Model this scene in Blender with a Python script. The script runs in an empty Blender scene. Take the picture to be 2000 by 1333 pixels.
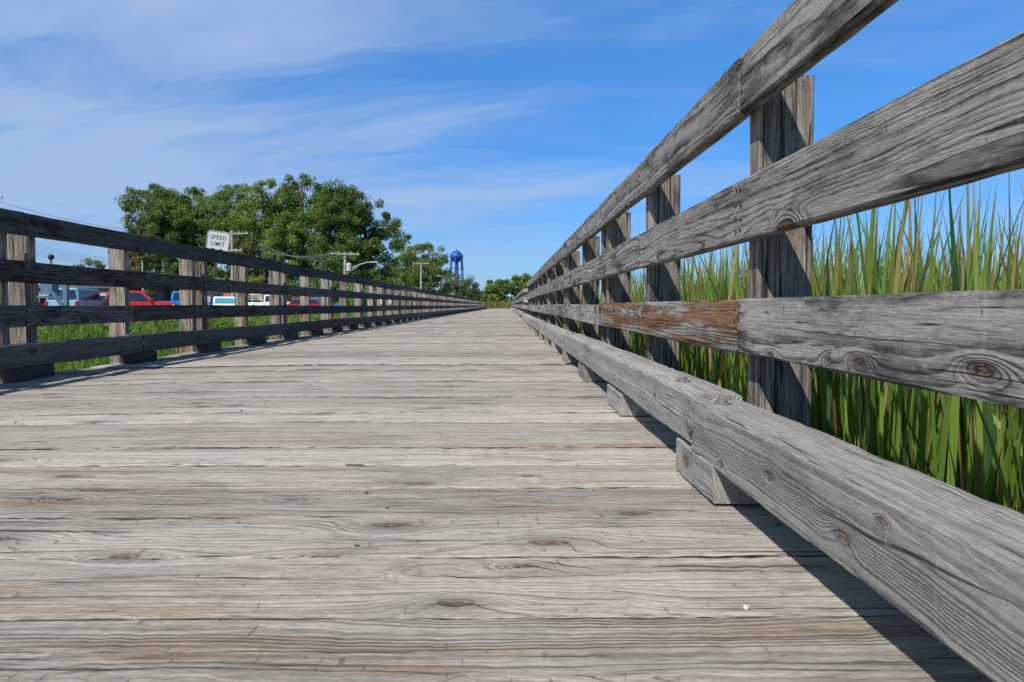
import bpy, bmesh, math, random
import numpy as np
from mathutils import Vector, Matrix
S = bpy.context.scene
COL = S.collection
R = math.radians
rng = np.random.default_rng(11)
random.seed(5)
H = 0.405                      # eye height above the planks

# ------------------------------------------------------------------ camera
cd = bpy.data.cameras.new("camera"); cam = bpy.data.objects.new("camera", cd); COL.objects.link(cam)
S.camera = cam
cd.sensor_width = 36; cd.lens = 24; cd.clip_start = 0.05; cd.clip_end = 6000
cam.location = (0, 0, H)
cam.rotation_euler = (R(90 - 1.9), 0, R(-0.43))
cd.shift_y = -0.0125
cd.dof.use_dof = True; cd.dof.focus_distance = 2.8; cd.dof.aperture_fstop = 15.0

# ------------------------------------------------------------------ light
SUN_EL = R(46.0)
sx, sy = -0.51, -0.84           # the sun stands behind the camera, to the left
sl = bpy.data.lights.new("sun", 'SUN'); so = bpy.data.objects.new("sun", sl); COL.objects.link(so)
sl.energy = 5.0; sl.angle = R(0.53); sl.color = (1.0, 0.955, 0.89)
so.rotation_euler = Vector((-sx, -sy, -1.0)).to_track_quat('-Z', 'Y').to_euler()
S.view_settings.view_transform = 'Standard'; S.view_settings.look = 'None'
S.view_settings.exposure = 0.0; S.view_settings.gamma = 1.0


class NT:
    """Short-hand for building node trees."""
    def __init__(self, tree):
        self.t = tree; tree.nodes.clear()
    def n(self, kind, ins=None, **props):
        nd = self.t.nodes.new(kind)
        for k, v in props.items(): setattr(nd, k, v)
        for k, v in (ins or {}).items(): self.set(nd.inputs[k], v)
        return nd
    def set(self, sock, v):
        if hasattr(v, 'links') or isinstance(v, bpy.types.NodeSocket): self.t.links.new(v, sock)
        else: sock.default_value = v
    def m(self, op, a, b=None, c=None, clamp=False):
        nd = self.t.nodes.new('ShaderNodeMath'); nd.operation = op; nd.use_clamp = clamp
        for i, v in enumerate((a, b, c)):
            if v is not None: self.set(nd.inputs[i], v)
        return nd.outputs[0]
    def vec(self, x, y, z):
        return self.n('ShaderNodeCombineXYZ', {0: x, 1: y, 2: z}).outputs[0]
    def sep(self, v):
        o = self.n('ShaderNodeSeparateXYZ', {0: v}).outputs
        return o[0], o[1], o[2]
    def noise(self, v, scale=1.0, detail=2.0, rough=0.5, dist=0.0):
        return self.n('ShaderNodeTexNoise', {'Vector': v, 'Scale': scale, 'Detail': detail, 'Roughness': rough, 'Distortion': dist}).outputs[0]
    def ss(self, v, lo, hi, a=0.0, b=1.0):
        return self.n('ShaderNodeMapRange', {0: v, 1: lo, 2: hi, 3: a, 4: b}, interpolation_type='SMOOTHSTEP').outputs[0]
    def mix(self, f, a, b, mode='MIX'):
        nd = self.n('ShaderNodeMix', data_type='RGBA', blend_type=mode)
        nd.clamp_factor = True
        self.set(nd.inputs[0], f); self.set(nd.inputs[6], c4(a)); self.set(nd.inputs[7], c4(b))
        return nd.outputs[2]


def c4(c):
    return (*c, 1.0) if isinstance(c, tuple) and len(c) == 3 else c


# ------------------------------------------------------------------ sky with thin cirrus
W = bpy.data.worlds.new("World"); S.world = W; W.use_nodes = True
w = NT(W.node_tree)
sky = w.n('ShaderNodeTexSky', sky_type='NISHITA')
sky.sun_disc = False; sky.sun_elevation = SUN_EL; sky.sun_rotation = math.atan2(sx, sy)
sky.altitude = 200; sky.air_density = 1.0; sky.dust_density = 0.35; sky.ozone_density = 2.2
g = w.n('ShaderNodeTexCoord').outputs['Generated']
gx, gy, gz = w.sep(g)
# this sky is a deeper blue than the plain model: tint by height
tr_ = w.n('ShaderNodeValToRGB', {0: gz})
els = tr_.color_ramp.elements
for i_, (p_, c_) in enumerate(((0.0, (0.25, 0.355, 0.57)), (0.10, (0.225, 0.41, 0.66)), (0.22, (0.215, 0.47, 0.755)), (0.40, (0.28, 0.62, 0.92)), (0.52, (0.31, 0.44, 0.52)), (1.0, (0.22, 0.25, 0.27)))):
    e_ = els[i_] if i_ < 2 else els.new(p_)
    e_.position = p_; e_.color = (*c_, 1)
tint = w.n('ShaderNodeVectorMath', {0: tr_.outputs[0], 'Scale': 1.95}, operation='SCALE').outputs[0]
hs = w.n('ShaderNodeVectorMath', {0: sky.outputs[0], 1: tint}, operation='MULTIPLY')
zz = w.m('ADD', w.m('MAXIMUM', gz, 0.0), 0.16)
px, py = w.m('DIVIDE', gx, zz), w.m('DIVIDE', gy, zz)
# long soft streaks, drifting a little down to the right
u_ = w.m('ADD', w.m('MULTIPLY', px, 0.42), w.m('MULTIPLY', py, 0.10))
v_ = w.m('ADD', w.m('MULTIPLY', py, 0.95), w.m('MULTIPLY', px, 0.16))
warp = w.noise(w.vec(u_, v_, 0.0), 1.3, 3)
v2 = w.m('ADD', v_, w.m('MULTIPLY', w.m('SUBTRACT', warp, 0.5), 0.9))
broad = w.noise(w.vec(u_, v2, 1.7), 1.5, 6, 0.58, 0.35)
fine = w.noise(w.vec(w.m('MULTIPLY', u_, 1.6), w.m('MULTIPLY', v2, 3.6), 4.2), 1.6, 6, 0.62, 0.4)
msk = w.m('ADD', w.m('MULTIPLY', broad, 0.76), w.m('MULTIPLY', fine, 0.32))
side = w.ss(gx, -0.62, 0.50, 0.14, -0.10)
msk = w.ss(w.m('ADD', msk, side), 0.42, 0.78)
msk = w.m('MULTIPLY', msk, 0.82)
skyc = w.mix(msk, hs.outputs[0], (4.1, 5.5, 8.0))
bg = w.n('ShaderNodeBackground', {'Color': skyc, 'Strength': 0.10})
w.t.links.new(bg.outputs[0], w.n('ShaderNodeOutputWorld').inputs[0])


# ------------------------------------------------------------------ materials
def mat(name):
    m = bpy.data.materials.new(name); m.use_nodes = True
    t = NT(m.node_tree)
    return m, t


def finish(t, color, rough=0.6, normal=None, metallic=0.0, spec=0.35, **extra):
    ins = {'Base Color': c4(color), 'Roughness': rough, 'Metallic': metallic, 'Specular IOR Level': spec}
    if normal is not None: ins['Normal'] = normal
    ins.update(extra)
    b = t.n('ShaderNodeBsdfPrincipled', ins)
    t.t.links.new(b.outputs[0], t.n('ShaderNodeOutputMaterial').inputs[0])


def plain(name, color, rough=0.5, metallic=0.0, vary=0.12, scale=6.0, spec=0.4):
    m, t = mat(name)
    p = t.n('ShaderNodeTexCoord').outputs['Object']
    n = t.noise(p, scale, 4, 0.6)
    c = t.mix(t.ss(n, 0.3, 0.7), tuple(x * (1 - vary) for x in color), tuple(min(1, x * (1 + vary)) for x in color))
    finish(t, c, t.m('ADD', t.m('MULTIPLY', n, 0.15), rough - 0.07), metallic=metallic, spec=spec)
    return m


def paint(name, color, coat=0.6):
    m, t = mat(name)
    p = t.n('ShaderNodeTexCoord').outputs['Object']
    n = t.noise(p, 3.0, 4, 0.6)
    c = t.mix(t.m('MULTIPLY', t.ss(n, 0.45, 0.75), 0.18), color, (0.30, 0.27, 0.23))
    finish(t, c, 0.32, spec=0.5, **{'Coat Weight': coat, 'Coat Roughness': 0.06})
    return m


def wood(name, light, mid, dark, brown, freq=85.0, ring_k=0.55, stain_k=0.6, brown_t=0.62, bump=0.004, edge_k=0.0, knot_r=1.0, knot_d=0.038, knots=(), gashes=(), plan='yz', dark_fib=0.60,
         drips=0.0, crack_t=0.64, knot_gate=0.55, fibre_s=260.0, knot_sc=(2.0, 5.0, 0.8)):
    """Weathered softwood: growth rings round an off-centre pith, knots, fibres, checks, grey-black stain, brown wear."""
    m, t = mat(name)
    gc = t.n('ShaderNodeAttribute', attribute_name='gc').outputs['Vector']
    bpn = t.n('ShaderNodeAttribute', attribute_name='bp'); bp = bpn.outputs['Vector']; edge = bpn.outputs['Alpha']
    x, y, z = t.sep(gc)
    rnd, brn, drk = t.sep(bp)
    # knots
    vo = t.n('ShaderNodeTexVoronoi', {'Vector': t.vec(t.m('MULTIPLY', x, knot_sc[0]), t.m('MULTIPLY', t.m('ADD', y, t.m('MULTIPLY', z, 0.9)), knot_sc[1]), 0.0),
                                      'Scale': 1.0, 'Randomness': 1.0}, voronoi_dimensions='2D')
    d = vo.outputs['Distance']
    kc = t.sep(vo.outputs['Color'])[0]
    gate = t.m('GREATER_THAN', kc, knot_gate)
    wob = t.noise(t.vec(t.m('MULTIPLY', x, 9.0), t.m('MULTIPLY', y, 30.0), t.m('MULTIPLY', z, 30.0)), 1.0, 2)
    if knots or gashes:
        ob = t.sep(t.n('ShaderNodeTexCoord').outputs['Object'])
        al, ac = (ob[0], ob[1]) if plan == 'xy' else (ob[1], ob[2])
    for (ka, kb, km) in knots:
        da = t.m('MULTIPLY', t.m('SUBTRACT', al, ka), knot_sc[0] / km)
        db = t.m('MULTIPLY', t.m('SUBTRACT', ac, kb), knot_sc[1] / km)
        dk = t.m('SQRT', t.m('ADD', t.m('MULTIPLY', da, da), t.m('MULTIPLY', db, db)))
        gate = t.m('MAXIMUM', t.m('MULTIPLY', gate, t.m('GREATER_THAN', dk, 0.5)), t.m('LESS_THAN', dk, 0.5))
        d = t.m('ADD', t.m('MULTIPLY', d, t.m('GREATER_THAN', dk, 0.5)), t.m('MULTIPLY', dk, t.m('LESS_THAN', dk, 0.5)))
    d = t.m('ADD', d, t.m('MULTIPLY', t.m('SUBTRACT', wob, 0.5), 0.06))
    kn = t.m('MULTIPLY', gate, t.m('POWER', 2.718, t.m('MULTIPLY', t.m('MULTIPLY', d, d), -30.0)))
    core = t.m('MULTIPLY', gate, t.ss(d, 0.05 * knot_r, 0.085 * knot_r, 1.0, 0.0))
    # rings
    slow = t.noise(t.vec(t.m('MULTIPLY', x, 1.1), t.m('MULTIPLY', y, 6.0), t.m('MULTIPLY', z, 6.0)), 1.0, 2)
    mid_n = t.noise(t.vec(t.m('MULTIPLY', x, 4.0), t.m('MULTIPLY', y, 22.0), t.m('MULTIPLY', z, 22.0)), 1.0, 2)
    tiny_n = t.noise(t.vec(t.m('MULTIPLY', x, 16.0), t.m('MULTIPLY', y, 90.0), t.m('MULTIPLY', z, 90.0)), 1.0, 2)
    r = t.m('SQRT', t.m('ADD', t.m('MULTIPLY', y, y), t.m('MULTIPLY', z, z)))
    r = t.m('ADD', r, t.m('MULTIPLY', t.m('SUBTRACT', slow, 0.5), 0.060))
    r = t.m('ADD', r, t.m('MULTIPLY', t.m('SUBTRACT', mid_n, 0.5), 0.006))
    r = t.m('ADD', r, t.m('MULTIPLY', t.m('SUBTRACT', tiny_n, 0.5), 0.0022))
    r = t.m('ADD', r, t.m('MULTIPLY', kn, knot_d))
    r = t.m('ADD', r, t.m('MULTIPLY', t.m('SINE', t.m('MULTIPLY', r, 115.0)), 0.0055))
    fr = t.m('FRACT', t.m('MULTIPLY', r, freq))
    ring = t.m('MULTIPLY', t.ss(fr, 0.45, 0.90), t.ss(fr, 0.93, 1.0, 1.0, 0.0))
    fib = t.noise(t.vec(t.m('MULTIPLY', x, 9.0), t.m('MULTIPLY', y, fibre_s), t.m('MULTIPLY', z, fibre_s)), 1.0, 5, 0.72)
    wide = t.noise(t.vec(t.m('MULTIPLY', x, 2.8), t.m('MULTIPLY', y, 34.0), t.m('MULTIPLY', z, 34.0)), 1.0, 4, 0.62)
    ck = t.noise(t.vec(t.m('MULTIPLY', x, 2.2), t.m('MULTIPLY', y, 80.0), t.m('MULTIPLY', z, 80.0)), 1.0, 3, 0.6)
    crack = t.ss(ck, crack_t, crack_t + 0.035)
    for (ga, gb, z0_, z1_, gw) in gashes:
        ft = t.m('DIVIDE', t.m('SUBTRACT', al, ga), gb - ga)
        wv = t.m('MULTIPLY', t.m('SUBTRACT', t.noise(t.vec(t.m('MULTIPLY', al, 9.0), 0.0, 7.7), 1.0, 3), 0.5), 0.014)
        dv = t.m('ABSOLUTE', t.m('SUBTRACT', t.m('ADD', ac, wv), t.m('ADD', z0_, t.m('MULTIPLY', ft, z1_ - z0_))))
        ww = t.m('MULTIPLY', t.m('MULTIPLY', t.m('MULTIPLY', ft, t.m('SUBTRACT', 1.0, ft)), 4.0 * gw), t.m('MULTIPLY', t.m('GREATER_THAN', ft, 0.0), t.m('LESS_THAN', ft, 1.0)))
        crack = t.m('MAXIMUM', crack, t.m('LESS_THAN', dv, ww))
    fine = t.noise(t.vec(t.m('MULTIPLY', x, 70.0), t.m('MULTIPLY', y, 330.0), t.m('MULTIPLY', z, 330.0)), 1.0, 3, 0.75)
    st = t.noise(t.vec(t.m('MULTIPLY', x, 3.0), t.m('MULTIPLY', y, 11.0), t.m('MULTIPLY', z, 11.0)), 1.0, 6, 0.68)
    st2 = t.noise(t.vec(t.m('MULTIPLY', x, 13.0), t.m('MULTIPLY', y, 30.0), t.m('MULTIPLY', z, 30.0)), 1.0, 5, 0.66)
    bn = t.noise(t.vec(t.m('ADD', t.m('MULTIPLY', x, 1.7), 37.0), t.m('MULTIPLY', y, 18.0), t.m('MULTIPLY', z, 18.0)), 1.0, 5, 0.62)
    nick = t.noise(t.vec(t.m('MULTIPLY', x, 110.0), t.m('MULTIPLY', y, 26.0), t.m('MULTIPLY', z, 26.0)), 1.0, 2, 0.5)
    # colour
    c = t.mix(t.ss(wide, 0.30, 0.70), mid, light)
    c = t.mix(t.m('MULTIPLY', t.ss(fib, 0.44, 0.70), 0.60), c, tuple(min(1, v * 1.22) for v in light))
    c = t.mix(t.m('MULTIPLY', t.ss(fib, 0.50, 0.30), dark_fib), c, dark)
    stain = t.m('ADD', t.ss(st, 0.47, 0.67), t.m('MULTIPLY', t.ss(st2, 0.52, 0.72), 0.40))
    c = t.mix(t.m('MULTIPLY', stain, stain_k), c, dark)
    bm = t.ss(t.m('ADD', bn, t.m('MULTIPLY', brn, 0.27)), brown_t, brown_t + 0.16)
    bcol = t.mix(t.ss(fib, 0.35, 0.7), tuple(v * 0.35 for v in brown), brown)
    c = t.mix(t.m('MULTIPLY', bm, t.m('ADD', 0.45, t.m('MULTIPLY', brn, 0.4))), c, bcol)
    c = t.mix(t.m('MULTIPLY', ring, t.m('MULTIPLY', ring_k, t.m('ADD', t.ss(st2, 0.36, 0.62, 0.25, 0.85), t.m('MULTIPLY', t.ss(tiny_n, 0.4, 0.65), 0.3)))), c, tuple(v * 0.55 for v in dark))
    c = t.mix(t.m('MULTIPLY', t.m('MULTIPLY', gate, t.m('ADD', t.ss(d, 0.05, 0.20, 0.40, 0.0), t.m('MULTIPLY', t.ss(d, 0.06 * knot_r, 0.085 * knot_r), t.ss(d, 0.085 * knot_r, 0.12 * knot_r, 0.6, 0.0)))), 0.9), c, dark)
    c = t.mix(t.m('MULTIPLY', core, 0.85), c, t.mix(t.ss(fine, 0.4, 0.6), tuple(v * 0.5 for v in dark), tuple(v * 0.55 for v in brown)))
    c = t.mix(t.m('MULTIPLY', crack, 0.8), c, tuple(v * 0.3 for v in dark))
    if drips:
        dr = t.noise(t.vec(t.m('MULTIPLY', x, 55.0), t.m('MULTIPLY', y, 5.0), t.m('MULTIPLY', z, 5.0)), 1.0, 2, 0.5)
        dl = t.noise(t.vec(t.m('MULTIPLY', x, 7.0), t.m('MULTIPLY', y, 9.0), t.m('MULTIPLY', z, 9.0)), 1.0, 2, 0.5)
        c = t.mix(t.m('MULTIPLY', t.m('MULTIPLY', t.ss(dr, 0.58, 0.74), t.ss(dl, 0.46, 0.66)), drips), c, tuple(min(1, v * 1.5) for v in light))
    c = t.mix(t.m('MULTIPLY', t.ss(nick, 0.665, 0.74), 0.5), c, tuple(v * 0.6 for v in dark))
    c = t.mix(1.0, c, t.mix(t.ss(fine, 0.30, 0.70), (0.80, 0.80, 0.80), (1.17, 1.17, 1.17)), 'MULTIPLY')
    if edge_k:
        en = t.noise(t.vec(t.m('MULTIPLY', x, 3.5), t.m('MULTIPLY', y, 3.0), 3.3), 1.0, 5, 0.7)
        em = t.m('MULTIPLY', t.ss(edge, 0.02, 0.40), t.ss(en, 0.36, 0.50))
        c = t.mix(t.m('MULTIPLY', em, edge_k), c, (0.022, 0.019, 0.015))
        hl = t.m('MULTIPLY', t.ss(edge, 0.0, 0.2), t.ss(en, 0.44, 0.34))
        c = t.mix(t.m('MULTIPLY', hl, 0.35), c, tuple(min(1, v * 1.3) for v in light))
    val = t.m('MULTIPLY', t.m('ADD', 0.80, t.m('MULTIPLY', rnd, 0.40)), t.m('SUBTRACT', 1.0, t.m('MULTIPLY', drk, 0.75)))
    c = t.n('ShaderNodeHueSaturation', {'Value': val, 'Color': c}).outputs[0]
    hgt = t.m('SUBTRACT', t.m('MULTIPLY', fib, 0.45), t.m('MULTIPLY', ring, 0.5))
    hgt = t.m('SUBTRACT', hgt, t.m('MULTIPLY', crack, 1.4))
    hgt = t.m('ADD', hgt, t.m('MULTIPLY', kn, 0.8))
    hgt = t.m('SUBTRACT', hgt, t.m('MULTIPLY', core, 0.5))
    hgt = t.m('ADD', hgt, t.m('MULTIPLY', fine, 0.25))
    nb = t.n('ShaderNodeBump', {'Strength': 0.9, 'Distance': bump, 'Height': hgt})
    finish(t, c, 0.86, nb.outputs[0], spec=0.18)
    return m


M = {}
DECK_KNOTS = ((-0.073, 1.022, 0.9), (0.074, 1.154, 1.0), (0.030, 1.045, 0.55), (0.097, 0.928, 0.9), (-0.215, 1.250, 0.9), (-0.62, 1.10, 0.7), (-0.07, 0.915, 0.8),
              (-1.05, 1.63, 0.8), (-1.36, 1.80, 0.9), (-0.92, 1.42, 0.5), (-0.45, 1.42, 0.4), (-0.28, 2.7, 1.0), (0.05, 1.62, 0.5))
DECK_GASH = ((-0.35, 0.57, 1.0905, 1.0905, 0.0042), (0.03, 0.14, 1.075, 1.030, 0.003), (0.0, 0.10, 1.060, 1.018, 0.002), (-1.25, -0.95, 1.735, 1.735, 0.006),
             (-0.42, -0.36, 1.745, 1.74, 0.006), (-0.24, -0.14, 1.262, 1.236, 0.0018), (-0.10, -0.03, 1.010, 1.0, 0.0025), (-0.82, -0.60, 1.098, 1.088, 0.004))
M['deck'] = wood('deck_wood', (0.475, 0.432, 0.374), (0.40, 0.36, 0.308), (0.12, 0.105, 0.09), (0.50, 0.335, 0.20), freq=95, ring_k=0.22,
                 stain_k=0.36, brown_t=0.60, bump=0.006, crack_t=0.645, knot_gate=0.66, fibre_s=230, knot_sc=(1.7, 3.9, 0.8), edge_k=0.97, knot_r=0.6,
                 knots=DECK_KNOTS, gashes=DECK_GASH, plan='xy', dark_fib=0.48)
M['rail'] = wood('rail_wood', (0.43, 0.408, 0.378), (0.29, 0.272, 0.248), (0.042, 0.039, 0.036), (0.36, 0.15, 0.045), freq=118, ring_k=0.80,
                 stain_k=0.78, brown_t=0.68, bump=0.006, drips=0.22, crack_t=0.63, knot_gate=0.82, knot_d=0.03, knot_sc=(2.6, 7.0, 0.8),
                 knots=((2.418, H - 0.103, 0.42), (2.143, H - 0.093, 0.55), (2.06, H - 0.088, 0.5), (1.788, H - 0.074, 0.7), (2.62, H + 0.56, 0.5)),
                 gashes=((1.75, 2.45, H - 0.052, H - 0.045, 0.0011), (1.5, 2.2, H + 0.262, H + 0.27, 0.001)))
M['post'] = wood('post_wood', (0.435, 0.385, 0.33), (0.28, 0.232, 0.188), (0.066, 0.05, 0.04), (0.33, 0.145, 0.05), freq=120, ring_k=0.45,
                 stain_k=0.62, brown_t=0.575, bump=0.006, crack_t=0.575, knot_gate=0.82, knot_sc=(2.4, 7.0, 0.8))
M['curb'] = wood('curb_wood', (0.425, 0.408, 0.378), (0.335, 0.320, 0.292), (0.11, 0.104, 0.096), (0.62, 0.42, 0.25), freq=185, ring_k=0.34,
                 stain_k=0.36, brown_t=0.80, bump=0.003, drips=0.38, crack_t=0.672, knot_gate=0.93, knot_d=0.018, knot_sc=(3.4, 7.5, 0.8),
                 knots=((2.305, H - 0.305, 0.45), (2.067, H - 0.268, 0.55), (1.837, H - 0.288, 0.7), (1.749, H - 0.240, 0.35), (2.9, H - 0.25, 0.5)),
                 gashes=((1.54, 1.92, H - 0.246, H - 0.276, 0.0026), (2.62, 2.85, H - 0.27, H - 0.262, 0.003)))
M['galv'] = plain('galvanised_steel', (0.17, 0.172, 0.175), 0.75, 0.1, 0.35, 60, spec=0.15)
M['nail'] = plain('nail_steel', (0.075, 0.072, 0.07), 0.6, 0.3)
M['white'] = plain('white_sign_face', (0.50, 0.51, 0.505), 0.45, 0, 0.08)
M['black'] = plain('black_lettering', (0.012, 0.012, 0.014), 0.5)
M['rust'] = plain('rusty_steel', (0.075, 0.04, 0.028), 0.85, 0.2, 0.4, 14)
M['asphalt'] = plain('asphalt', (0.085, 0.083, 0.08), 0.9, 0, 0.25, 1.5)
M['pole'] = plain('utility_pole_wood', (0.34, 0.31, 0.28), 0.9, 0, 0.25, 3)
M['steelgrey'] = plain('grey_painted_steel', (0.55, 0.56, 0.57), 0.5, 0.2)
M['wire'] = plain('cable', (0.03, 0.03, 0.032), 0.6)
M['wirelight'] = plain('bare_cable', (0.42, 0.43, 0.45), 0.5, 0.3)
M['rubber'] = plain('tyre_rubber', (0.02, 0.02, 0.021), 0.85)
M['alloy'] = plain('alloy_rim', (0.5, 0.5, 0.52), 0.35, 0.8)
M['trim'] = plain('black_trim', (0.025, 0.026, 0.028), 0.6)
M['lamp'] = plain('clear_lamp', (0.75, 0.77, 0.8), 0.15, 0.1)
M['tail'] = plain('red_lamp', (0.32, 0.02, 0.02), 0.2)
M['stone'] = plain('pebble', (0.55, 0.53, 0.5), 0.8, 0, 0.2, 60)


def glass_mat(name, c):
    m, t = mat(name)
    finish(t, c, 0.06, spec=0.7)
    return m


M['glass'] = glass_mat('tinted_glass', (0.018, 0.024, 0.034))
M['teal'] = glass_mat('teal_glass', (0.05, 0.36, 0.42))


def leaf_mat(name, trans=0.30, rough=0.55):
    m, t = mat(name)
    col = t.n('ShaderNodeAttribute', attribute_name='col').outputs['Color']
    p = t.n('ShaderNodeBsdfPrincipled', {'Base Color': col, 'Roughness': rough, 'Specular IOR Level': 0.3})
    tr = t.n('ShaderNodeBsdfTranslucent', {'Color': t.mix(1.0, col, (1.5, 1.55, 0.7), 'MULTIPLY')})
    mx = t.n('ShaderNodeMixShader', {0: trans, 1: p.outputs[0], 2: tr.outputs[0]})
    t.t.links.new(mx.outputs[0], t.n('ShaderNodeOutputMaterial').inputs[0])
    return m


M['leaf'] = leaf_mat('tree_foliage', 0.36)
M['reed'] = leaf_mat('reed_blade', 0.36, 0.42)
M['grass'] = leaf_mat('grass_blade', 0.30)
M['bark'] = plain('bark', (0.085, 0.07, 0.055), 0.95, 0, 0.4, 4)


# ------------------------------------------------------------------ mesh helpers
def link(o, parent=None):
    COL.objects.link(o)
    if parent: o.parent = parent
    return o


def np_mesh(name, V, F, mats, mi=None, smooth=False, attrs=None):
    me = bpy.data.meshes.new(name)
    V = np.asarray(V, dtype=np.float32)
    if isinstance(F, np.ndarray):
        n, k = F.shape
        me.vertices.add(len(V)); me.vertices.foreach_set('co', V.ravel())
        me.loops.add(n * k); me.loops.foreach_set('vertex_index', F.ravel().astype(np.int32))
        me.polygons.add(n)
        me.polygons.foreach_set('loop_start', np.arange(0, n * k, k, dtype=np.int32))
        me.polygons.foreach_set('loop_total', np.full(n, k, dtype=np.int32))
    else:
        me.from_pydata([tuple(v) for v in V.tolist()], [], F)
    for m in mats: me.materials.append(m)
    if mi is not None: me.polygons.foreach_set('material_index', np.asarray(mi, dtype=np.int32))
    if smooth: me.polygons.foreach_set('use_smooth', np.ones(len(me.polygons), dtype=bool))
    for k, (typ, arr) in (attrs or {}).items():
        a = me.attributes.new(k, typ, 'POINT')
        a.data.foreach_set('vector' if typ == 'FLOAT_VECTOR' else 'color', np.asarray(arr, dtype=np.float32).ravel())
    me.update(calc_edges=True); me.validate()
    return me


def obj(name, me, parent=None):
    return link(bpy.data.objects.new(name, me), parent)


def thing(name, label, cat, loc=(0, 0, 0), rz=0.0, group=None):
    o = bpy.data.objects.new(name, None); o.empty_display_size = 0.2
    o.location = loc; o.rotation_euler = (0, 0, rz)
    link(o); return tag(o, label, cat, group)


def tag(o, label, cat=None, group=None, kind=None):
    o['label'] = label
    if cat: o['category'] = cat
    if group: o['group'] = group
    if kind: o['kind'] = kind
    return o


class MB:
    """Collects simple solids into one mesh, with a material slot per piece."""
    def __init__(self): self.v = []; self.f = []; self.mi = []; self.mats = []
    def _m(self, m):
        if m not in self.mats: self.mats.append(m)
        return self.mats.index(m)
    def raw(self, vs, fs, m):
        o = len(self.v); k = self._m(m)
        self.v += [tuple(p) for p in vs]
        for f in fs: self.f.append([i + o for i in f]); self.mi.append(k)
        return self
    def box(self, c, s, m, rot=None, taper=1.0):
        hx, hy, hz = s[0] / 2, s[1] / 2, s[2] / 2
        vs = [Vector((a * hx * (taper if d > 0 else 1), b * hy * (taper if d > 0 else 1), d * hz)) for d in (-1, 1) for a, b in ((-1, -1), (1, -1), (1, 1), (-1, 1))]
        if rot is not None: vs = [rot @ v for v in vs]
        vs = [v + Vector(c) for v in vs]
        return self.raw(vs, [(3, 2, 1, 0), (4, 5, 6, 7), (0, 1, 5, 4), (1, 2, 6, 5), (2, 3, 7, 6), (3, 0, 4, 7)], m)
    def tube(self, pts, rad, m, n=8, cap=True):
        pts = [Vector(p) for p in pts]
        rads = rad if isinstance(rad, (list, tuple)) else [rad] * len(pts)
        vs = []; up = Vector((0.13, 0.21, 1)).normalized()
        for i, p in enumerate(pts):
            d = (pts[min(i + 1, len(pts) - 1)] - pts[max(i - 1, 0)]).normalized()
            a = d.cross(up)
            if a.length < 0.05: a = d.cross(Vector((1, 0.1, 0)))
            a.normalize(); b = d.cross(a)
            for k in range(n):
                t = 2 * math.pi * k / n
                vs.append(p + (a * math.cos(t) + b * math.sin(t)) * rads[i])
        fs = [(i * n + k, i * n + (k + 1) % n, (i + 1) * n + (k + 1) % n, (i + 1) * n + k) for i in range(len(pts) - 1) for k in range(n)]
        if cap: fs += [tuple(range(n))[::-1], tuple((len(pts) - 1) * n + k for k in range(n))]
        return self.raw(vs, fs, m)
    def lathe(self, prof, m, n=20, c=(0, 0, 0)):
        vs = [(c[0] + r * math.cos(2 * math.pi * k / n), c[1] + r * math.sin(2 * math.pi * k / n), c[2] + z) for r, z in prof for k in range(n)]
        fs = [(i * n + k, i * n + (k + 1) % n, (i + 1) * n + (k + 1) % n, (i + 1) * n + k) for i in range(len(prof) - 1) for k in range(n)]
        return self.raw(vs, fs, m)
    def mesh(self, name, smooth=False):
        me = np_mesh(name, np.array(self.v), self.f, self.mats, self.mi, smooth)
        return me
    def build(self, name, parent=None, smooth=False):
        return obj(name, self.mesh(name, smooth), parent)


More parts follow.
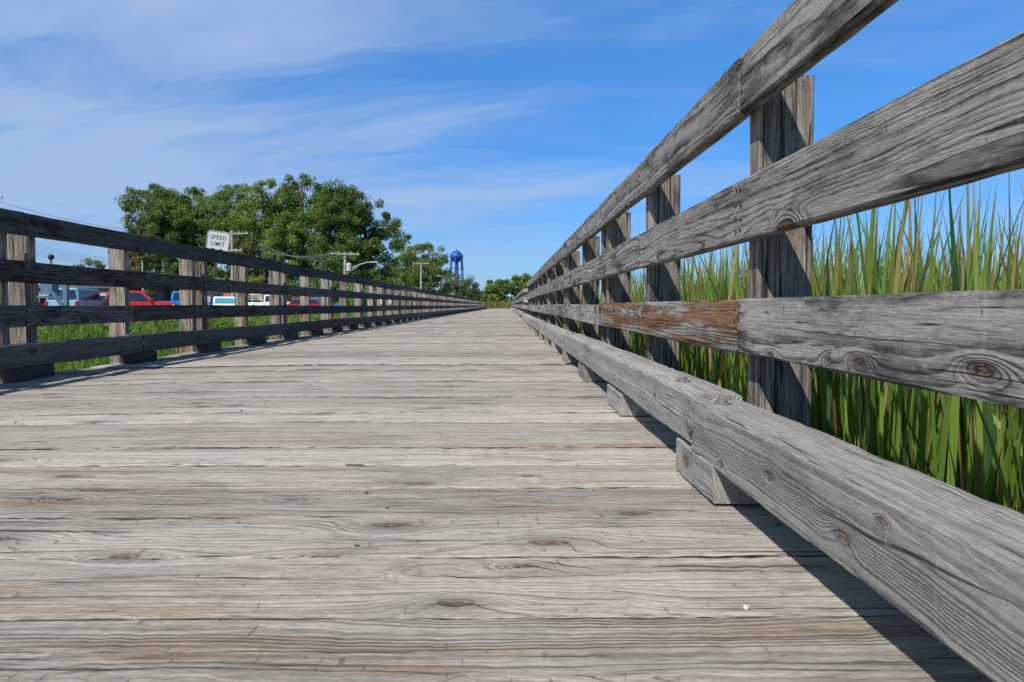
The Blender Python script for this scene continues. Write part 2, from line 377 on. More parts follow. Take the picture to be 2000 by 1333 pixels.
# a sawn timber: rounded worn arrises, a little bow, grain co-ordinates that run with it
def timber(origin, axes, size, nseg=8, ch=0.006, wear=0.003, bow=0.003, brn=0.0, drk=0.0, seed=None, pith=None, endcut=0.002):
    rg = np.random.default_rng(seed if seed is not None else int(rng.integers(1 << 30)))
    L, Wd, T = size
    A, B, C = (np.array(a, dtype=float) for a in axes)
    c = ch
    prof = []
    for (sy_, sz_) in ((1, 1), (-1, 1), (-1, -1), (1, -1)):
        pts = [(Wd / 2, T / 2 - c), (Wd / 2 - 0.3 * c, T / 2 - 0.3 * c), (Wd / 2 - c, T / 2)]
        if sy_ * sz_ < 0: pts = pts[::-1]
        prof += [(sy_ * p[0], sz_ * p[1]) for p in pts]
    prof = np.array(prof); n = len(prof)
    s = np.linspace(0, L, nseg + 1)
    V = np.zeros((nseg + 1, n, 3)); G = np.zeros((nseg + 1, n, 3))
    ph = rg.uniform(0, 6.28, 8)
    b1 = bow * (np.sin(s * 1.9 / max(L, 0.5) * 2 + ph[0]) + 0.5 * np.sin(s * 3.1 + ph[1]))
    b2 = 0.6 * bow * (np.sin(s * 2.3 / max(L, 0.5) * 2 + ph[2]) + 0.5 * np.sin(s * 4.3 + ph[3]))
    scale = 1.0
    for j in range(n):
        k = j // 3
        nz = rg.random(nseg + 1) ** 3
        wv = wear * (0.5 + 0.5 * np.sin(s * 7.0 + ph[4 + k % 4] + k)) * 0.5 + wear * nz
        if j % 3 != 1: wv = wv * 0.45
        yy = prof[j, 0] - np.sign(prof[j, 0]) * wv + b1
        zz_ = prof[j, 1] - np.sign(prof[j, 1]) * wv + b2
        ss_ = s.copy()
        ss_[0] += endcut * rg.random(); ss_[-1] -= endcut * rg.random()
        V[:, j] = np.array(origin) + ss_[:, None] * A + yy[:, None] * B + zz_[:, None] * C
        G[:, j, 0] = ss_; G[:, j, 1] = prof[j, 0]; G[:, j, 2] = prof[j, 1]
    if pith is None: pith = (rg.uniform(-0.10, 0.10), rg.uniform(0.02, 0.10) * rg.choice([-1, 1]))
    G[:, :, 0] += rg.uniform(0, 300); G[:, :, 1] += pith[0]; G[:, :, 2] += pith[1]
    V = V.reshape(-1, 3); G = G.reshape(-1, 3)
    F = []
    for i in range(nseg):
        for j in range(n):
            F.append((i * n + j, i * n + (j + 1) % n, (i + 1) * n + (j + 1) % n, (i + 1) * n + j))
    F.append(tuple(range(n))[::-1]); F.append(tuple(nseg * n + j for j in range(n)))
    # face winding outwards
    if np.dot(np.cross(B, C), A) > 0:
        pass
    else:
        F = [f[::-1] for f in F]
    bp = np.tile(np.array([rg.random(), brn, drk, 0.0]), (len(V), 1))
    bp[:, 3] = np.tile((np.abs(np.abs(prof[:, 0]) - Wd / 2) < 1e-5).astype(float), nseg + 1)
    return V, F, G, bp


def timber_obj(name, parent, m, *a, extra=None, **k):
    V, F, G, bp = timber(*a, **k)
    me = np_mesh(name, V, F, [m], attrs={'gc': ('FLOAT_VECTOR', G), 'bp': ('FLOAT_COLOR', bp)})
    return obj(name, me, parent)


X, Y, Z = (1, 0, 0), (0, 1, 0), (0, 0, 1)
NX = (-1, 0, 0)


# ------------------------------------------------------------------ terrain
def sst(a, b, v):
    t = np.clip((v - a) / (b - a), 0, 1); return t * t * (3 - 2 * t)


def ground_z(x, y):
    x = np.asarray(x, dtype=float); y = np.asarray(y, dtype=float)
    z = -0.80 + 0.42 * sst(-5.0, -10.0, x) + 0.0 * y
    z = z + 4.6 * sst(120, 380, y) * sst(260, 40, np.abs(x))
    z = z + 0.75 * sst(88, 95, y) * sst(-4.5, -2.5, x) * sst(14, 5, x) * sst(120, 108, y)
    return z


def grid_axis(lims):
    out = []
    for a, b, n in lims: out += list(np.linspace(a, b, n, endpoint=False))
    return np.array(out + [lims[-1][1]])


gxs = grid_axis([(-3000, -300, 8), (-300, -60, 14), (-60, -24, 16), (-24, 16, 70), (16, 60, 10), (60, 300, 10), (300, 3000, 8)])
gys = grid_axis([(-200, -10, 5), (-10, 80, 30), (80, 130, 36), (130, 420, 60), (420, 4000, 10)])
GX, GY = np.meshgrid(gxs, gys)
GZ = ground_z(GX, GY)
nx, ny = len(gxs), len(gys)
idx = np.arange(nx * ny).reshape(ny, nx)
F = np.stack([idx[:-1, :-1], idx[:-1, 1:], idx[1:, 1:], idx[1:, :-1]], -1).reshape(-1, 4)
m, t = mat('meadow_soil')
p = t.n('ShaderNodeTexCoord').outputs['Object']
n1 = t.noise(p, 0.35, 6, 0.65); n2 = t.noise(p, 5.0, 4, 0.7)
c = t.mix(t.ss(n1, 0.35, 0.65), (0.055, 0.095, 0.025), (0.12, 0.13, 0.045))
c = t.mix(t.m('MULTIPLY', t.ss(n2, 0.4, 0.7), 0.6), c, (0.04, 0.06, 0.018))
finish(t, c, 0.95, t.n('ShaderNodeBump', {'Distance': 0.1, 'Height': n2}).outputs[0], spec=0.1)
M['soil'] = m
tag(obj('ground', np_mesh('ground', np.stack([GX, GY, GZ], -1).reshape(-1, 3), F, [M['soil']], smooth=True)),
    'green meadow ground on both sides of the boardwalk', kind='structure')


def strip(name, cx, half, ys, lift, m, label):
    V = []
    for y in ys:
        for k in (-1, -0.5, 0, 0.5, 1):
            x = cx(y) + k * half
            V.append((x, y, float(ground_z(x, y)) + lift + 0.06 * float(sst(100, 200, y))))
    F = [(i * 5 + j, i * 5 + j + 1, (i + 1) * 5 + j + 1, (i + 1) * 5 + j) for i in range(len(ys) - 1) for j in range(4)]
    return tag(obj(name, np_mesh(name, np.array(V), F, [m])), label, kind='structure')


ROADX = lambda y: -17.0 + 6.5 * float(sst(55, 170, y)) + 1.2 * float(sst(200, 380, y))
M['roadgrey'] = plain('road_surface', (0.26, 0.255, 0.245), 0.9, 0, 0.15, 0.8)
strip('road', ROADX, 4.2, list(np.linspace(-30, 400, 90)), 0.03, M['roadgrey'], 'pale road running beside the boardwalk and climbing away')
V = [(-75, 30, -0.36), (-21.6, 30, -0.36), (-21.6, 92, -0.36), (-75, 92, -0.36)]
tag(obj('parking_lot', np_mesh('parking_lot', np.array(V), [(0, 1, 2, 3)], [M['asphalt']])), 'asphalt parking lot beyond the weeds', kind='structure')

# ------------------------------------------------------------------ the deck: planks laid across
DECK_L, DECK_R, DECK_END, PITCH = -2.905, 0.575, 91.0, 0.2155


def deck_sag(x):
    return -0.022 * sst(-1.0, -2.75, x)


DV, DF, DG, DB, DM = [], [], [], [], []
off = 0
SEAM = {-1: 0.003, 0: 0.0035, 1: 0.0065, 2: 0.0035, 3: 0.004, 4: 0.006}
y = 0.873 - 9 * PITCH
ni = 0
while y < DECK_END:
    near = y < 9
    wdt = PITCH + (rng.normal(0, 0.001) if y > 2 else 0.0)
    gap = 0.005 + 0.006 * rng.random() if near else 0.012
    gap = SEAM.get(round((y - 0.873) / PITCH) , gap)
    R_ = DECK_R if not (17.4 < y < 23.6) else 3.0
    L = R_ - DECK_L + rng.uniform(-0.012, 0.012)
    nseg = 150 if y < 3 else (70 if y < 6 else (16 if near else 5))
    pz = rng.normal(0, 0.0024)
    V, F, G, bp = timber((DECK_L, y + wdt / 2, -0.021 + pz), ((1, rng.normal(0, 0.0008), 0), Y, Z), (L, wdt - gap, 0.042), nseg=nseg, ch=0.006 if near else 0.005,
                         wear=0.0035 if near else 0.003, bow=0.0016, brn=0.42 if y < 0.8 else max(0, rng.normal(0.08, 0.25)), drk=max(0, rng.normal(0.02, 0.08)),
                         pith=(rng.uniform(-0.06, 0.06), rng.choice([-1, 1]) * rng.uniform(0.06, 0.15)))
    V[:, 2] += deck_sag(V[:, 0])
    DV.append(V); DG.append(G); DB.append(bp)
    DF += [[i + off for i in f] for f in F]; DM += [0] * len(F); off += len(V)
    if y < 12:
        tv = V[:, 2] > -0.012 + pz + deck_sag(V[:, 0])
        ox = np.argsort(V[tv, 0]); tx, tz = V[tv, 0][ox], V[tv, 2][ox]
        for xn in (-2.55, -1.78, -1.02, -0.27, 0.46):
            for fy in (0.24, 0.76):
                if rng.random() < 0.3: continue
                cx, cy = xn + rng.normal(0, 0.018), y + wdt * fy + rng.normal(0, 0.008)
                k = 7; rr = 0.0046 * rng.uniform(0.8, 1.15)
                zc = float(np.interp(cx, tx, tz)) + 0.0026
                nv = [(cx + rr * math.cos(a * 6.2832 / k), cy + rr * math.sin(a * 6.2832 / k), zc) for a in range(k)] + \
                     [(cx + rr * math.cos(a * 6.2832 / k), cy + rr * math.sin(a * 6.2832 / k), zc - 0.006) for a in range(k)]
                DV.append(np.array(nv)); DG.append(np.zeros((2 * k, 3))); DB.append(np.zeros((2 * k, 4)))
                DF.append([off + a for a in range(k)]); DM.append(1)
                for a in range(k): DF.append([off + a, off + k + a, off + k + (a + 1) % k, off + (a + 1) % k]); DM.append(1)
                off += 2 * k
    y += wdt
    ni += 1
DV = np.concatenate(DV); DG = np.concatenate(DG); DB = np.concatenate(DB)
tag(obj('boardwalk_path', np_mesh('boardwalk_path', DV, DF, [M['deck'], M['nail']], DM, attrs={'gc': ('FLOAT_VECTOR', DG), 'bp': ('FLOAT_COLOR', DB)})),
    'pale grey weathered planks of the boardwalk laid crosswise', kind='structure')
m_ = MB()
for xj in (-2.6, -1.75, -0.9, -0.1, 0.45):
    m_.box((xj, 45, -0.18), (0.09, 92, 0.26), M['post'])
V = m_.v
jo = m_.build('boardwalk_joists')
tag(jo, 'timber joists carrying the boardwalk planks', kind='structure')


# ------------------------------------------------------------------ railings
def railing(label, lat, slope, side, posts, ends, zs, rail_h, drk, top, cuts, post_w=0.13, post_t=0.072, brown=()):
    """side +1: rail faces -X (right-hand railing); -1: faces +X."""
    root = thing('timber_railing', label, 'railing', (lat, ends[0], 0))
    def at(d): return side * 0 + (lat + slope * d) - lat
    inv = np.array((lat, ends[0], 0.0))
    pn = 0
    posts = sorted(posts)
    extra = MB(); EV, EF, EG, EB = [], [], [], []; eo = 0
    for i, d in enumerate(posts):
        fx = lat + slope * d + side * 0.038
        o = np.array((fx + side * post_w / 2, d + post_t / 2, -0.78)) - inv
        zt = top + rng.normal(0, 0.006)
        ns = 14 if d < 8 else (5 if d < 25 else 2)
        args = (o, (Z, X, Y), (zt + 0.78, post_w + rng.normal(0, 0.002), post_t + rng.normal(0, 0.001)))
        kw = dict(nseg=ns, ch=0.006, wear=0.0035, bow=0.002, brn=float(np.clip(rng.normal(0.28 if side > 0 else 0.12, 0.2), 0, 0.5)), drk=max(0.0, rng.normal(0.22 if side > 0 else 0.0, 0.07)))
        if pn < 100: timber_obj('post', root, M['post'], *args, **kw)
        else:
            V, F, G, bp = timber(*args, **kw)
            EV.append(V); EG.append(G); EB.append(bp); EF += [[q + eo for q in f] for f in F]; eo += len(V)
        pn += 1
    if EV:
        e = obj('post', np_mesh('post', np.concatenate(EV), EF, [M['post']], attrs={'gc': ('FLOAT_VECTOR', np.concatenate(EG)), 'bp': ('FLOAT_COLOR', np.concatenate(EB))}), root)
        e['kind'] = 'stuff'
    for k, z in enumerate(zs):
        cs = [ends[0]] + [c for c in cuts[k] if ends[0] < c < ends[1]] + [ends[1]]
        for a, b in zip(cs[:-1], cs[1:]):
            dz = rng.normal(0, 0.0018)
            xa, xb = lat + slope * a, lat + slope * b
            h = rail_h[k] * (1 + rng.normal(0, 0.006)) + (0.004 if a < 2 else 0.0)
            dirv = np.array((xb - xa, b - a, rng.normal(0, 0.0015 if a > 3 else 0.0003) * (b - a))); Ln = np.linalg.norm(dirv); dirv /= Ln
            o = np.array((xa + side * 0.019 + rng.normal(0, 0.0012), a + 0.0015, z + dz - rail_h[k] / 2)) - inv
            near = a < 8
            isb = any(kk == k and a <= yy < b for kk, yy in brown)
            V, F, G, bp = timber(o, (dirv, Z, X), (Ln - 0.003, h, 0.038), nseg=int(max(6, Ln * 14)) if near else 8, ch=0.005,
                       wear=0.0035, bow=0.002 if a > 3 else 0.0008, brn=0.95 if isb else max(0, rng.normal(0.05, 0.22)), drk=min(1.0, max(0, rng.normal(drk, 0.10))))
            F = [list(f) for f in F]; mi = [0] * len(F)
            if near and b > 0:
                mb = MB()
                for d in posts:
                    for e in (0.018, 0.05):
                        if a - 0.01 < d + e < b + 0.01 and d < 10:
                            for q in (-0.33, -0.1, 0.12, 0.34):
                                yy = min(max(d + e + rng.normal(0, 0.003), a + 0.012), b - 0.012)
                                p = Vector(np.array((lat + slope * yy - side * 0.0003, yy, z + dz - rail_h[k] / 2 + q * h + rng.normal(0, 0.004))) - inv)
                                mb.tube([p + Vector((side * 0.004, 0, 0)), p - Vector((side * 0.0018, 0, 0))], 0.0045, M['nail'], 8)
                if mb.v:
                    n0 = len(V)
                    V = np.concatenate([V, np.array([tuple(q) for q in mb.v])]); G = np.concatenate([G, np.zeros((len(mb.v), 3))]); bp = np.concatenate([bp, np.zeros((len(mb.v), 4))])
                    F += [[q + n0 for q in f] for f in mb.f]; mi += [1] * len(mb.f)
            ro = obj('rail', np_mesh('rail', V, F, [M['rail'], M['nail']], mi, attrs={'gc': ('FLOAT_VECTOR', G), 'bp': ('FLOAT_COLOR', bp)}), root)
            if isb: ro['label'] = 'reddish brown weathered rail board'
    return root


def curb(label, lat, slope, side, joints, ends, ztop, s, blocks, blen, zdeck, drk=0.0, topdrop=None):
    root = thing('timber_curb', label, 'curb', (lat, ends[0], 0))
    inv = np.array((lat, ends[0], 0.0))
    js = [ends[0]] + [j for j in joints if ends[0] < j < ends[1]] + [ends[1]]
    for i, (a, b) in enumerate(zip(js[:-1], js[1:])):
        dz = (topdrop or {}).get(i, rng.normal(0, 0.002))
        xa, xb = lat + slope * a, lat + slope * b
        dirv = np.array((xb - xa, b - a, 0)); Ln = np.linalg.norm(dirv); dirv /= Ln
        o = np.array((xa + side * s[0] / 2, a + 0.002, ztop - s[1] / 2 + dz)) - inv
        near = a < 9
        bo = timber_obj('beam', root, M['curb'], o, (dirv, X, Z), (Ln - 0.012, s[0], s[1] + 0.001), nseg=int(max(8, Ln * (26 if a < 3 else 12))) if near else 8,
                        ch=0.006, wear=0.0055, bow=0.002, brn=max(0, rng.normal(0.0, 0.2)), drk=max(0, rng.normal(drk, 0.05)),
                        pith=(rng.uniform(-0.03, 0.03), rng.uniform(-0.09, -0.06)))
        if near:
            for e in (b - 0.004,):
                if e < 0.2 or e > 14: continue
                mb = MB(); c_ = np.array((lat + slope * e, e, ztop + dz - s[1] * 0.46)) - inv
                mb.tube([c_ + np.array((side * 0.004, 0, 0)), c_ + np.array((-side * 0.0045, 0, 0))], 0.024, M['galv'], 16)
                mb.tube([c_ + np.array((-side * 0.0045, 0, 0)), c_ + np.array((-side * 0.0075, 0, 0))], [0.014, 0.010], M['galv'], 12)
                mb.build('bolt', bo)
            for e in ([b - 0.075] if i == 0 else [a + 0.25, b - 0.12]):
                if e < 0.2 or e > 9: continue
                mb = MB(); c_ = np.array((lat + slope * e + side * s[0] * 0.42, e, ztop + dz)) - inv
                mb.tube([c_ - np.array((0, 0, 0.004)), c_ + np.array((0, 0, 0.0022))], 0.019, M['galv'], 14)
                mb.tube([c_ + np.array((0, 0, 0.0022)), c_ + np.array((0, 0, 0.010))], 0.0105, M['galv'], 6)
                mb.build('bolt', bo)
    for d in blocks:
        if d < ends[0] - 0.1 or d > ends[1]: continue
        o = np.array((lat + slope * d + side * (s[0] * 0.5 + 0.0015), d - blen / 2, (zdeck + ztop - s[1]) / 2)) - inv
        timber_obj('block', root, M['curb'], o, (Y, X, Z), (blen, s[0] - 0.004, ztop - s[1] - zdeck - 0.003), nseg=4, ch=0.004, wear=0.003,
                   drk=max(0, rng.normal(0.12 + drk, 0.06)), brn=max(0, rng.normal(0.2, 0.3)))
    return root


# left-hand railing, seen on its shaded side; shade painted into the rail boards' tone
lposts, lD = [], []
k = -2
while True:
    d = 3.975 + 2.42 * k
    if d > DECK_END - 0.3: break
    lD.append(d + 0.155); lposts += [d, d + 0.238]
    if d + 1.32 < DECK_END - 0.3: lposts.append(d + 1.29)
    k += 1
zl = (H + 0.556, H + 0.268, H + 0.001)
lcuts = [[d for i, d in enumerate(lD) if d < 10 or (i + q) % 2 == 0] for q in range(2)]
lcuts.append([d + 1.2 for i, d in enumerate(lD) if i % 2 == 0] + [lD[2]])
for cts in lcuts: cts.sort()
railing('long weathered timber railing on the left, shade painted into its dark rails', -2.89, 0.0, -1, lposts, (-1.0, DECK_END - 0.1), zl, (0.135, 0.128, 0.128), 0.93, H + 0.52, lcuts)
curb('timber curb on blocks under the left railing, shade painted into its dark tone', -2.72, 0.0, -1, list(np.arange(5.13 - 6.6, DECK_END, 3.3)), (-1.0, DECK_END - 0.1), H - 0.222, (0.118, 0.128),
     list(np.arange(3.94 - 4.8, DECK_END, 1.205)), 0.33, -0.022, drk=0.88)  # beams and blocks darkened all over to paint in the curb's shade

# right-hand railing, near section
rposts = [-0.95, 0.36, 1.584, 2.79, 3.90, 4.138, 5.19, 6.53, 6.77, 7.93, 9.2, 9.43, 10.66, 12.0, 12.23, 13.5, 14.9, 15.14, 16.3, 17.35]
zr = (H + 0.586, H + 0.293, H + 0.012)
rcuts = [[1.62, 6.56, 11.2, 16.3], [2.82, 5.2, 7.45, 12.1], [1.62, 4.03, 6.2, 9.4, 14.95]]
railing('near timber railing on the right, sunlit against the cattails', 0.552, -0.003, 1, rposts, (-1.0, 17.5), zr, (0.132, 0.138, 0.126), 0.06, H + 0.535, rcuts,
        brown=((2, 2.0),))
curb('near timber curb on blocks along the right edge', 0.417, -0.003, 1, [1.527, 4.83, 8.1, 11.4, 14.7], (-1.0, 17.0), H - 0.204, (0.118, 0.1175),
     [0.385 - 1.13] + [1.515 + 1.13 * (i - 1) for i in range(16)], 0.31, 0.0, topdrop={0: -0.006, 1: 0.007})

# far section beyond the gap
fposts = []
d = 23.5
while d < 90.5:
    fposts += [d, d + 1.21]
    if int(d / 2.42) % 2: fposts.append(d + 0.238)
    d += 2.42
fcuts = [list(np.arange(23.5 + 2.42 + q, 90, 4.84)) for q in (0, 1.21, 2.42)]
fr = railing('far timber railing on the right beyond the gap', 0.555, 0.0, 1, fposts, (23.4, 90.6), zr, (0.132, 0.138, 0.126), 0.08, H + 0.535, fcuts)
for k, z in enumerate(zr):
    timber_obj('rail', fr, M['rail'], (0.0, -0.02, z - 0.065), (X, Z, Y), (2.3, 0.132, 0.038), nseg=4)
for xp in (1.2, 2.2):
    timber_obj('post', fr, M['post'], (xp, 0.05, -0.78), (Z, X, Y), (H + 0.52 + 0.78, 0.13, 0.072), nseg=4)
curb('far timber curb on the right beyond the gap', 0.417, 0.0, 1, list(np.arange(26.8, 90, 3.3)), (23.5, 90.6), H - 0.204, (0.118, 0.1175),
     list(np.arange(24, 90, 1.2)), 0.31, 0.0)
mb = MB(); mb.box((0.655, 23.36, H + 0.185), (0.135, 0.006, 0.15), M['white'])
nt = mb.mesh('post_notice')
no = obj('post_notice', nt); tag(no, 'small white notice fixed to the end post of the far right railing', 'notice')
mb = MB()
mb.box((0.63, 23.355, H + 0.215), (0.05, 0.004, 0.035), M['black']); mb.box((0.675, 23.355, H + 0.155), (0.06, 0.004, 0.03), M['black'])
mb.build('mark', no)
for i, yy in enumerate((16.03, 17.24)):
    dd = min(lposts, key=lambda q: abs(q - yy))
    mb = MB(); mb.box((-2.93 - 0.028, dd - 0.004, H + 0.10), (0.05, 0.005, 0.12), M['white'])
    mb.box((-2.93 - 0.028, dd - 0.0075, H + 0.13), (0.038, 0.002, 0.038), M['lamp'])
    o = mb.build('reflector_plate'); tag(o, 'small white reflector plate on a left railing post, %s of the two' % ('nearer' if i == 0 else 'farther'), 'reflector')

mb = MB(); mb.lathe([(0, -0.001), (0.0035, 0.0), (0.0045, 0.003), (0.003, 0.0055), (0, 0.006)], M['stone'], 9, (0.318, 0.892, 0.0015))
tag(mb.build('pebble', smooth=True), 'tiny pale pebble lying on the near planks', 'pebble')


# ------------------------------------------------------------------ blades: reeds and grass
def blades(n, base, hgt, wid, lean, bend, cols, seg=6, tp=2.6):
    """base (n,3); hgt, wid, lean, bend (n,); ribbons that taper to a point, lean and arch over."""
    az = rng.uniform(0, 2 * np.pi, n)
    fz = rng.uniform(0, 2 * np.pi, n)
    t = np.linspace(0, 1, seg + 1)
    dirx, diry = np.cos(az), np.sin(az)
    s = hgt[:, None] * t[None, :]
    ang = lean[:, None] + bend[:, None] * t[None, :] ** 2
    dz = np.cos(ang) * (hgt[:, None] / seg); dr = np.sin(ang) * (hgt[:, None] / seg)
    zc = np.cumsum(dz, 1) - dz; rc = np.cumsum(dr, 1) - dr
    P = np.zeros((n, seg + 1, 3))
    P[:, :, 0] = base[:, 0, None] + rc * dirx[:, None]
    P[:, :, 1] = base[:, 1, None] + rc * diry[:, None]
    P[:, :, 2] = base[:, 2, None] + zc
    wp = wid[:, None] * np.clip(1.05 - t[None, :] ** tp, 0.03, 1) * (0.75 + 0.25 * np.minimum(1, t * 4))[None, :]
    tw = fz[:, None] + rng.normal(0, 0.5, n)[:, None] * t[None, :]
    ox, oy = np.cos(tw) * wp / 2, np.sin(tw) * wp / 2
    Lf = P.copy(); Lf[:, :, 0] -= ox; Lf[:, :, 1] -= oy
    Rt = P.copy(); Rt[:, :, 0] += ox; Rt[:, :, 1] += oy
    V = np.stack([Lf, Rt], 2).reshape(-1, 3)
    i0 = (np.arange(n)[:, None] * (seg + 1) + np.arange(seg)[None, :]) * 2
    F = np.stack([i0, i0 + 1, i0 + 3, i0 + 2], -1).reshape(-1, 4)
    C = np.ones((n, seg + 1, 2, 4)); C[:, :, :, :3] = cols[:, None, None, :]
    tip = np.clip((t - 0.82) / 0.18, 0, 1)[None, :, None] * (rng.random(n) < 0.35)[:, None, None]
    C[:, :, 0, :3] = C[:, :, 0, :3] * (1 - tip) + np.array([0.34, 0.24, 0.10]) * tip
    C[:, :, 1, :3] = C[:, :, 0, :3]
    return V, F, C.reshape(-1, 4)


def reed_cols(n, dry=0.085):
    a, b = np.array([0.105, 0.205, 0.030]), np.array([0.235, 0.325, 0.065])
    c = a + (b - a) * rng.random((n, 1)); c *= rng.uniform(0.7, 1.25, (n, 1))
    blu = rng.random(n) < 0.25; c[blu] = np.array([0.055, 0.125, 0.05]) * rng.uniform(0.7, 1.2, (blu.sum(), 1))
    d = rng.random(n) < dry; c[d] = np.array([0.38, 0.27, 0.12]) * rng.uniform(0.6, 1.3, (d.sum(), 1))
    d = rng.random(n) < dry * 0.4; c[d] = np.array([0.34, 0.20, 0.07]) * rng.uniform(0.6, 1.2, (d.sum(), 1))
    return c


def merge(parts, name, m, label, parent=None):
    V, F, C, o = [], [], [], 0
    for v, f, c in parts:
        V.append(v); F.append(f + o); C.append(c); o += len(v)
    return np_mesh(name, np.concatenate(V), np.concatenate(F), [m], attrs={'col': ('FLOAT_COLOR', np.concatenate(C))})


parts = []
def reed_patch(x0, x1, y0, y1, dens, hm, hs_, wm, seg=6, gap=True):
    n = int((x1 - x0) * (y1 - y0) * dens)
    nc = max(1, n // 7)
    cx = rng.uniform(x0, x1, nc); cy = rng.uniform(y0, y1, nc); k = rng.integers(0, nc, n)
    bx = cx[k] + rng.normal(0, 0.05, n); by = cy[k] + rng.normal(0, 0.05, n)
    ok = (bx > 0.80) & ~((bx < 3.6) & (by > 16.8) & (by < 24.2))
    bx, by = bx[ok], by[ok]; n = len(bx)
    base = np.stack([bx, by, ground_z(bx, by) - 0.02], -1)
    h = np.clip(rng.normal(hm, hs_, n), 0.5, 1.80)
    lean = np.abs(rng.normal(0.05, 0.07, n)); bend = np.abs(rng.normal(0.10, 0.22, n))
    brk = (rng.random(n) < 0.06) & (bx > 1.5); lean[bx < 1.15] *= 0.5; bend[brk] += rng.uniform(0.8, 2.0, brk.sum()); h[brk] *= 0.8
    parts.append(blades(n, base, h, np.clip(rng.normal(wm, wm * 0.22, n), wm * 0.5, wm * 1.7), lean, bend, reed_cols(n), seg, 6.0))


reed_patch(0.88, 4.0, -0.6, 9.0, 400, 1.24, 0.22, 0.0135, 7)
reed_patch(1.3, 4.5, 1.0, 9.0, 105, 1.54, 0.16, 0.0195, 8)
reed_patch(4.0, 9.0, -0.6, 14.0, 190, 1.42, 0.20, 0.018, 6)
reed_patch(0.85, 4.0, 9.0, 24.0, 70, 1.35, 0.22, 0.022, 5)
reed_patch(9.0, 18.0, -1.0, 20.0, 36, 1.34, 0.22, 0.034, 4)
reed_patch(4.0, 12.0, 14.0, 40.0, 26, 1.4, 0.22, 0.028, 4)
reed_patch(0.9, 40.0, 24.0, 92.0, 5.0, 1.35, 0.22, 0.05, 3)
reed_patch(18.0, 45.0, -1.0, 40.0, 8.0, 1.32, 0.20, 0.05, 3)
# low dead litter between the stems
n = 6000
b = np.stack([rng.uniform(1.0, 4.5, n), rng.uniform(0.2, 10, n), np.full(n, -0.79)], -1)
cols = np.array([0.34, 0.27, 0.13]) * rng.uniform(0.4, 1.1, (n, 1))
parts.append(blades(n, b, rng.uniform(0.3, 0.9, n), rng.uniform(0.005, 0.012, n), np.abs(rng.normal(0.3, 0.3, n)), rng.uniform(0.2, 2.0, n), cols, 5))
tag(obj('cattail_reeds', merge(parts, 'cattail_reeds', M['reed'], '')), 'dense bed of tall green cattail blades beside the right railing', 'reeds', kind='stuff')

# a few blades that have grown through the near right railing
stalks = [((0.86, 4.75), 1.15, (-0.30, 0.05)), ((0.80, 6.1), 1.25, (-0.42, 0.3)), ((0.82, 7.4), 1.3, (-0.35, -0.2)), ((0.8, 8.6), 1.5, (-0.40, 0.1)), ((0.82, 6.9), 0.95, (-0.5, -0.3))]
for i, ((bx, by), hh, (lx, ly)) in enumerate(stalks):
    vs, fs, cs = [], [], []
    for q in range(9):
        tq = q / 8; wd = 0.009 * (1.05 - tq ** 2)
        c0 = Vector((bx + lx * tq ** 1.8, by + ly * tq ** 1.8, -0.8 + hh * (tq - 0.12 * tq ** 3) * 1.1))
        vs += [c0 + Vector((-wd, wd * 0.4, 0)), c0 + Vector((wd, -wd * 0.4, 0))]
        if q < 8: fs.append((q * 2, q * 2 + 1, q * 2 + 3, q * 2 + 2))
    me = np_mesh('reed_blade', np.array(vs), fs, [M['reed']], attrs={'col': ('FLOAT_COLOR', np.tile(np.array([0.14, 0.21, 0.06, 1]), (len(vs), 1)))})
    tag(obj('reed_blade', me), ['bent green reed blade poking through the right railing, nearest to the camera', 'green reed blade leaning far through the right railing, second nearest',
        'green reed blade through the right railing, fourth from the camera', 'tall reed blade at the far end of those through the right railing', 'short strongly bent reed blade low in the right railing'][i], 'reed', 'reed blades poking through the right railing')

def leaf_cloud(centres, rads, per, size, base_col, var=0.27, flat=0.85):
    n = len(centres) * per
    k = np.repeat(np.arange(len(centres)), per)
    d = rng.normal(0, 1, (n, 3)); d /= np.linalg.norm(d, axis=1)[:, None]
    rr = rads[k] * rng.random(n) ** 0.45
    P = centres[k] + d * rr[:, None] * np.array([1, 1, flat])
    a = rng.normal(0, 1, (n, 3)); a /= np.linalg.norm(a, axis=1)[:, None]
    b = np.cross(a, d + rng.normal(0, 0.6, (n, 3))); b /= (np.linalg.norm(b, axis=1)[:, None] + 1e-6)
    s = size * rng.uniform(0.6, 1.4, n)[:, None]
    V = np.stack([P - a * s * 0.62, P - b * s * 0.36, P + a * s * 0.62, P + b * s * 0.36], 1).reshape(-1, 3)
    F = np.arange(n * 4).reshape(n, 4)
    cl = rng.uniform(1 - var, 1 + var, len(centres))[k]
    C = np.ones((n, 4, 4))
    col = base_col[None, :] * (cl * rng.uniform(0.75, 1.25, n))[:, None]
    col[:, 0] *= rng.uniform(0.85, 1.3, len(centres))[k]
    C[:, :, :3] = col[:, None, :]
    return V, F, C.reshape(-1, 4)


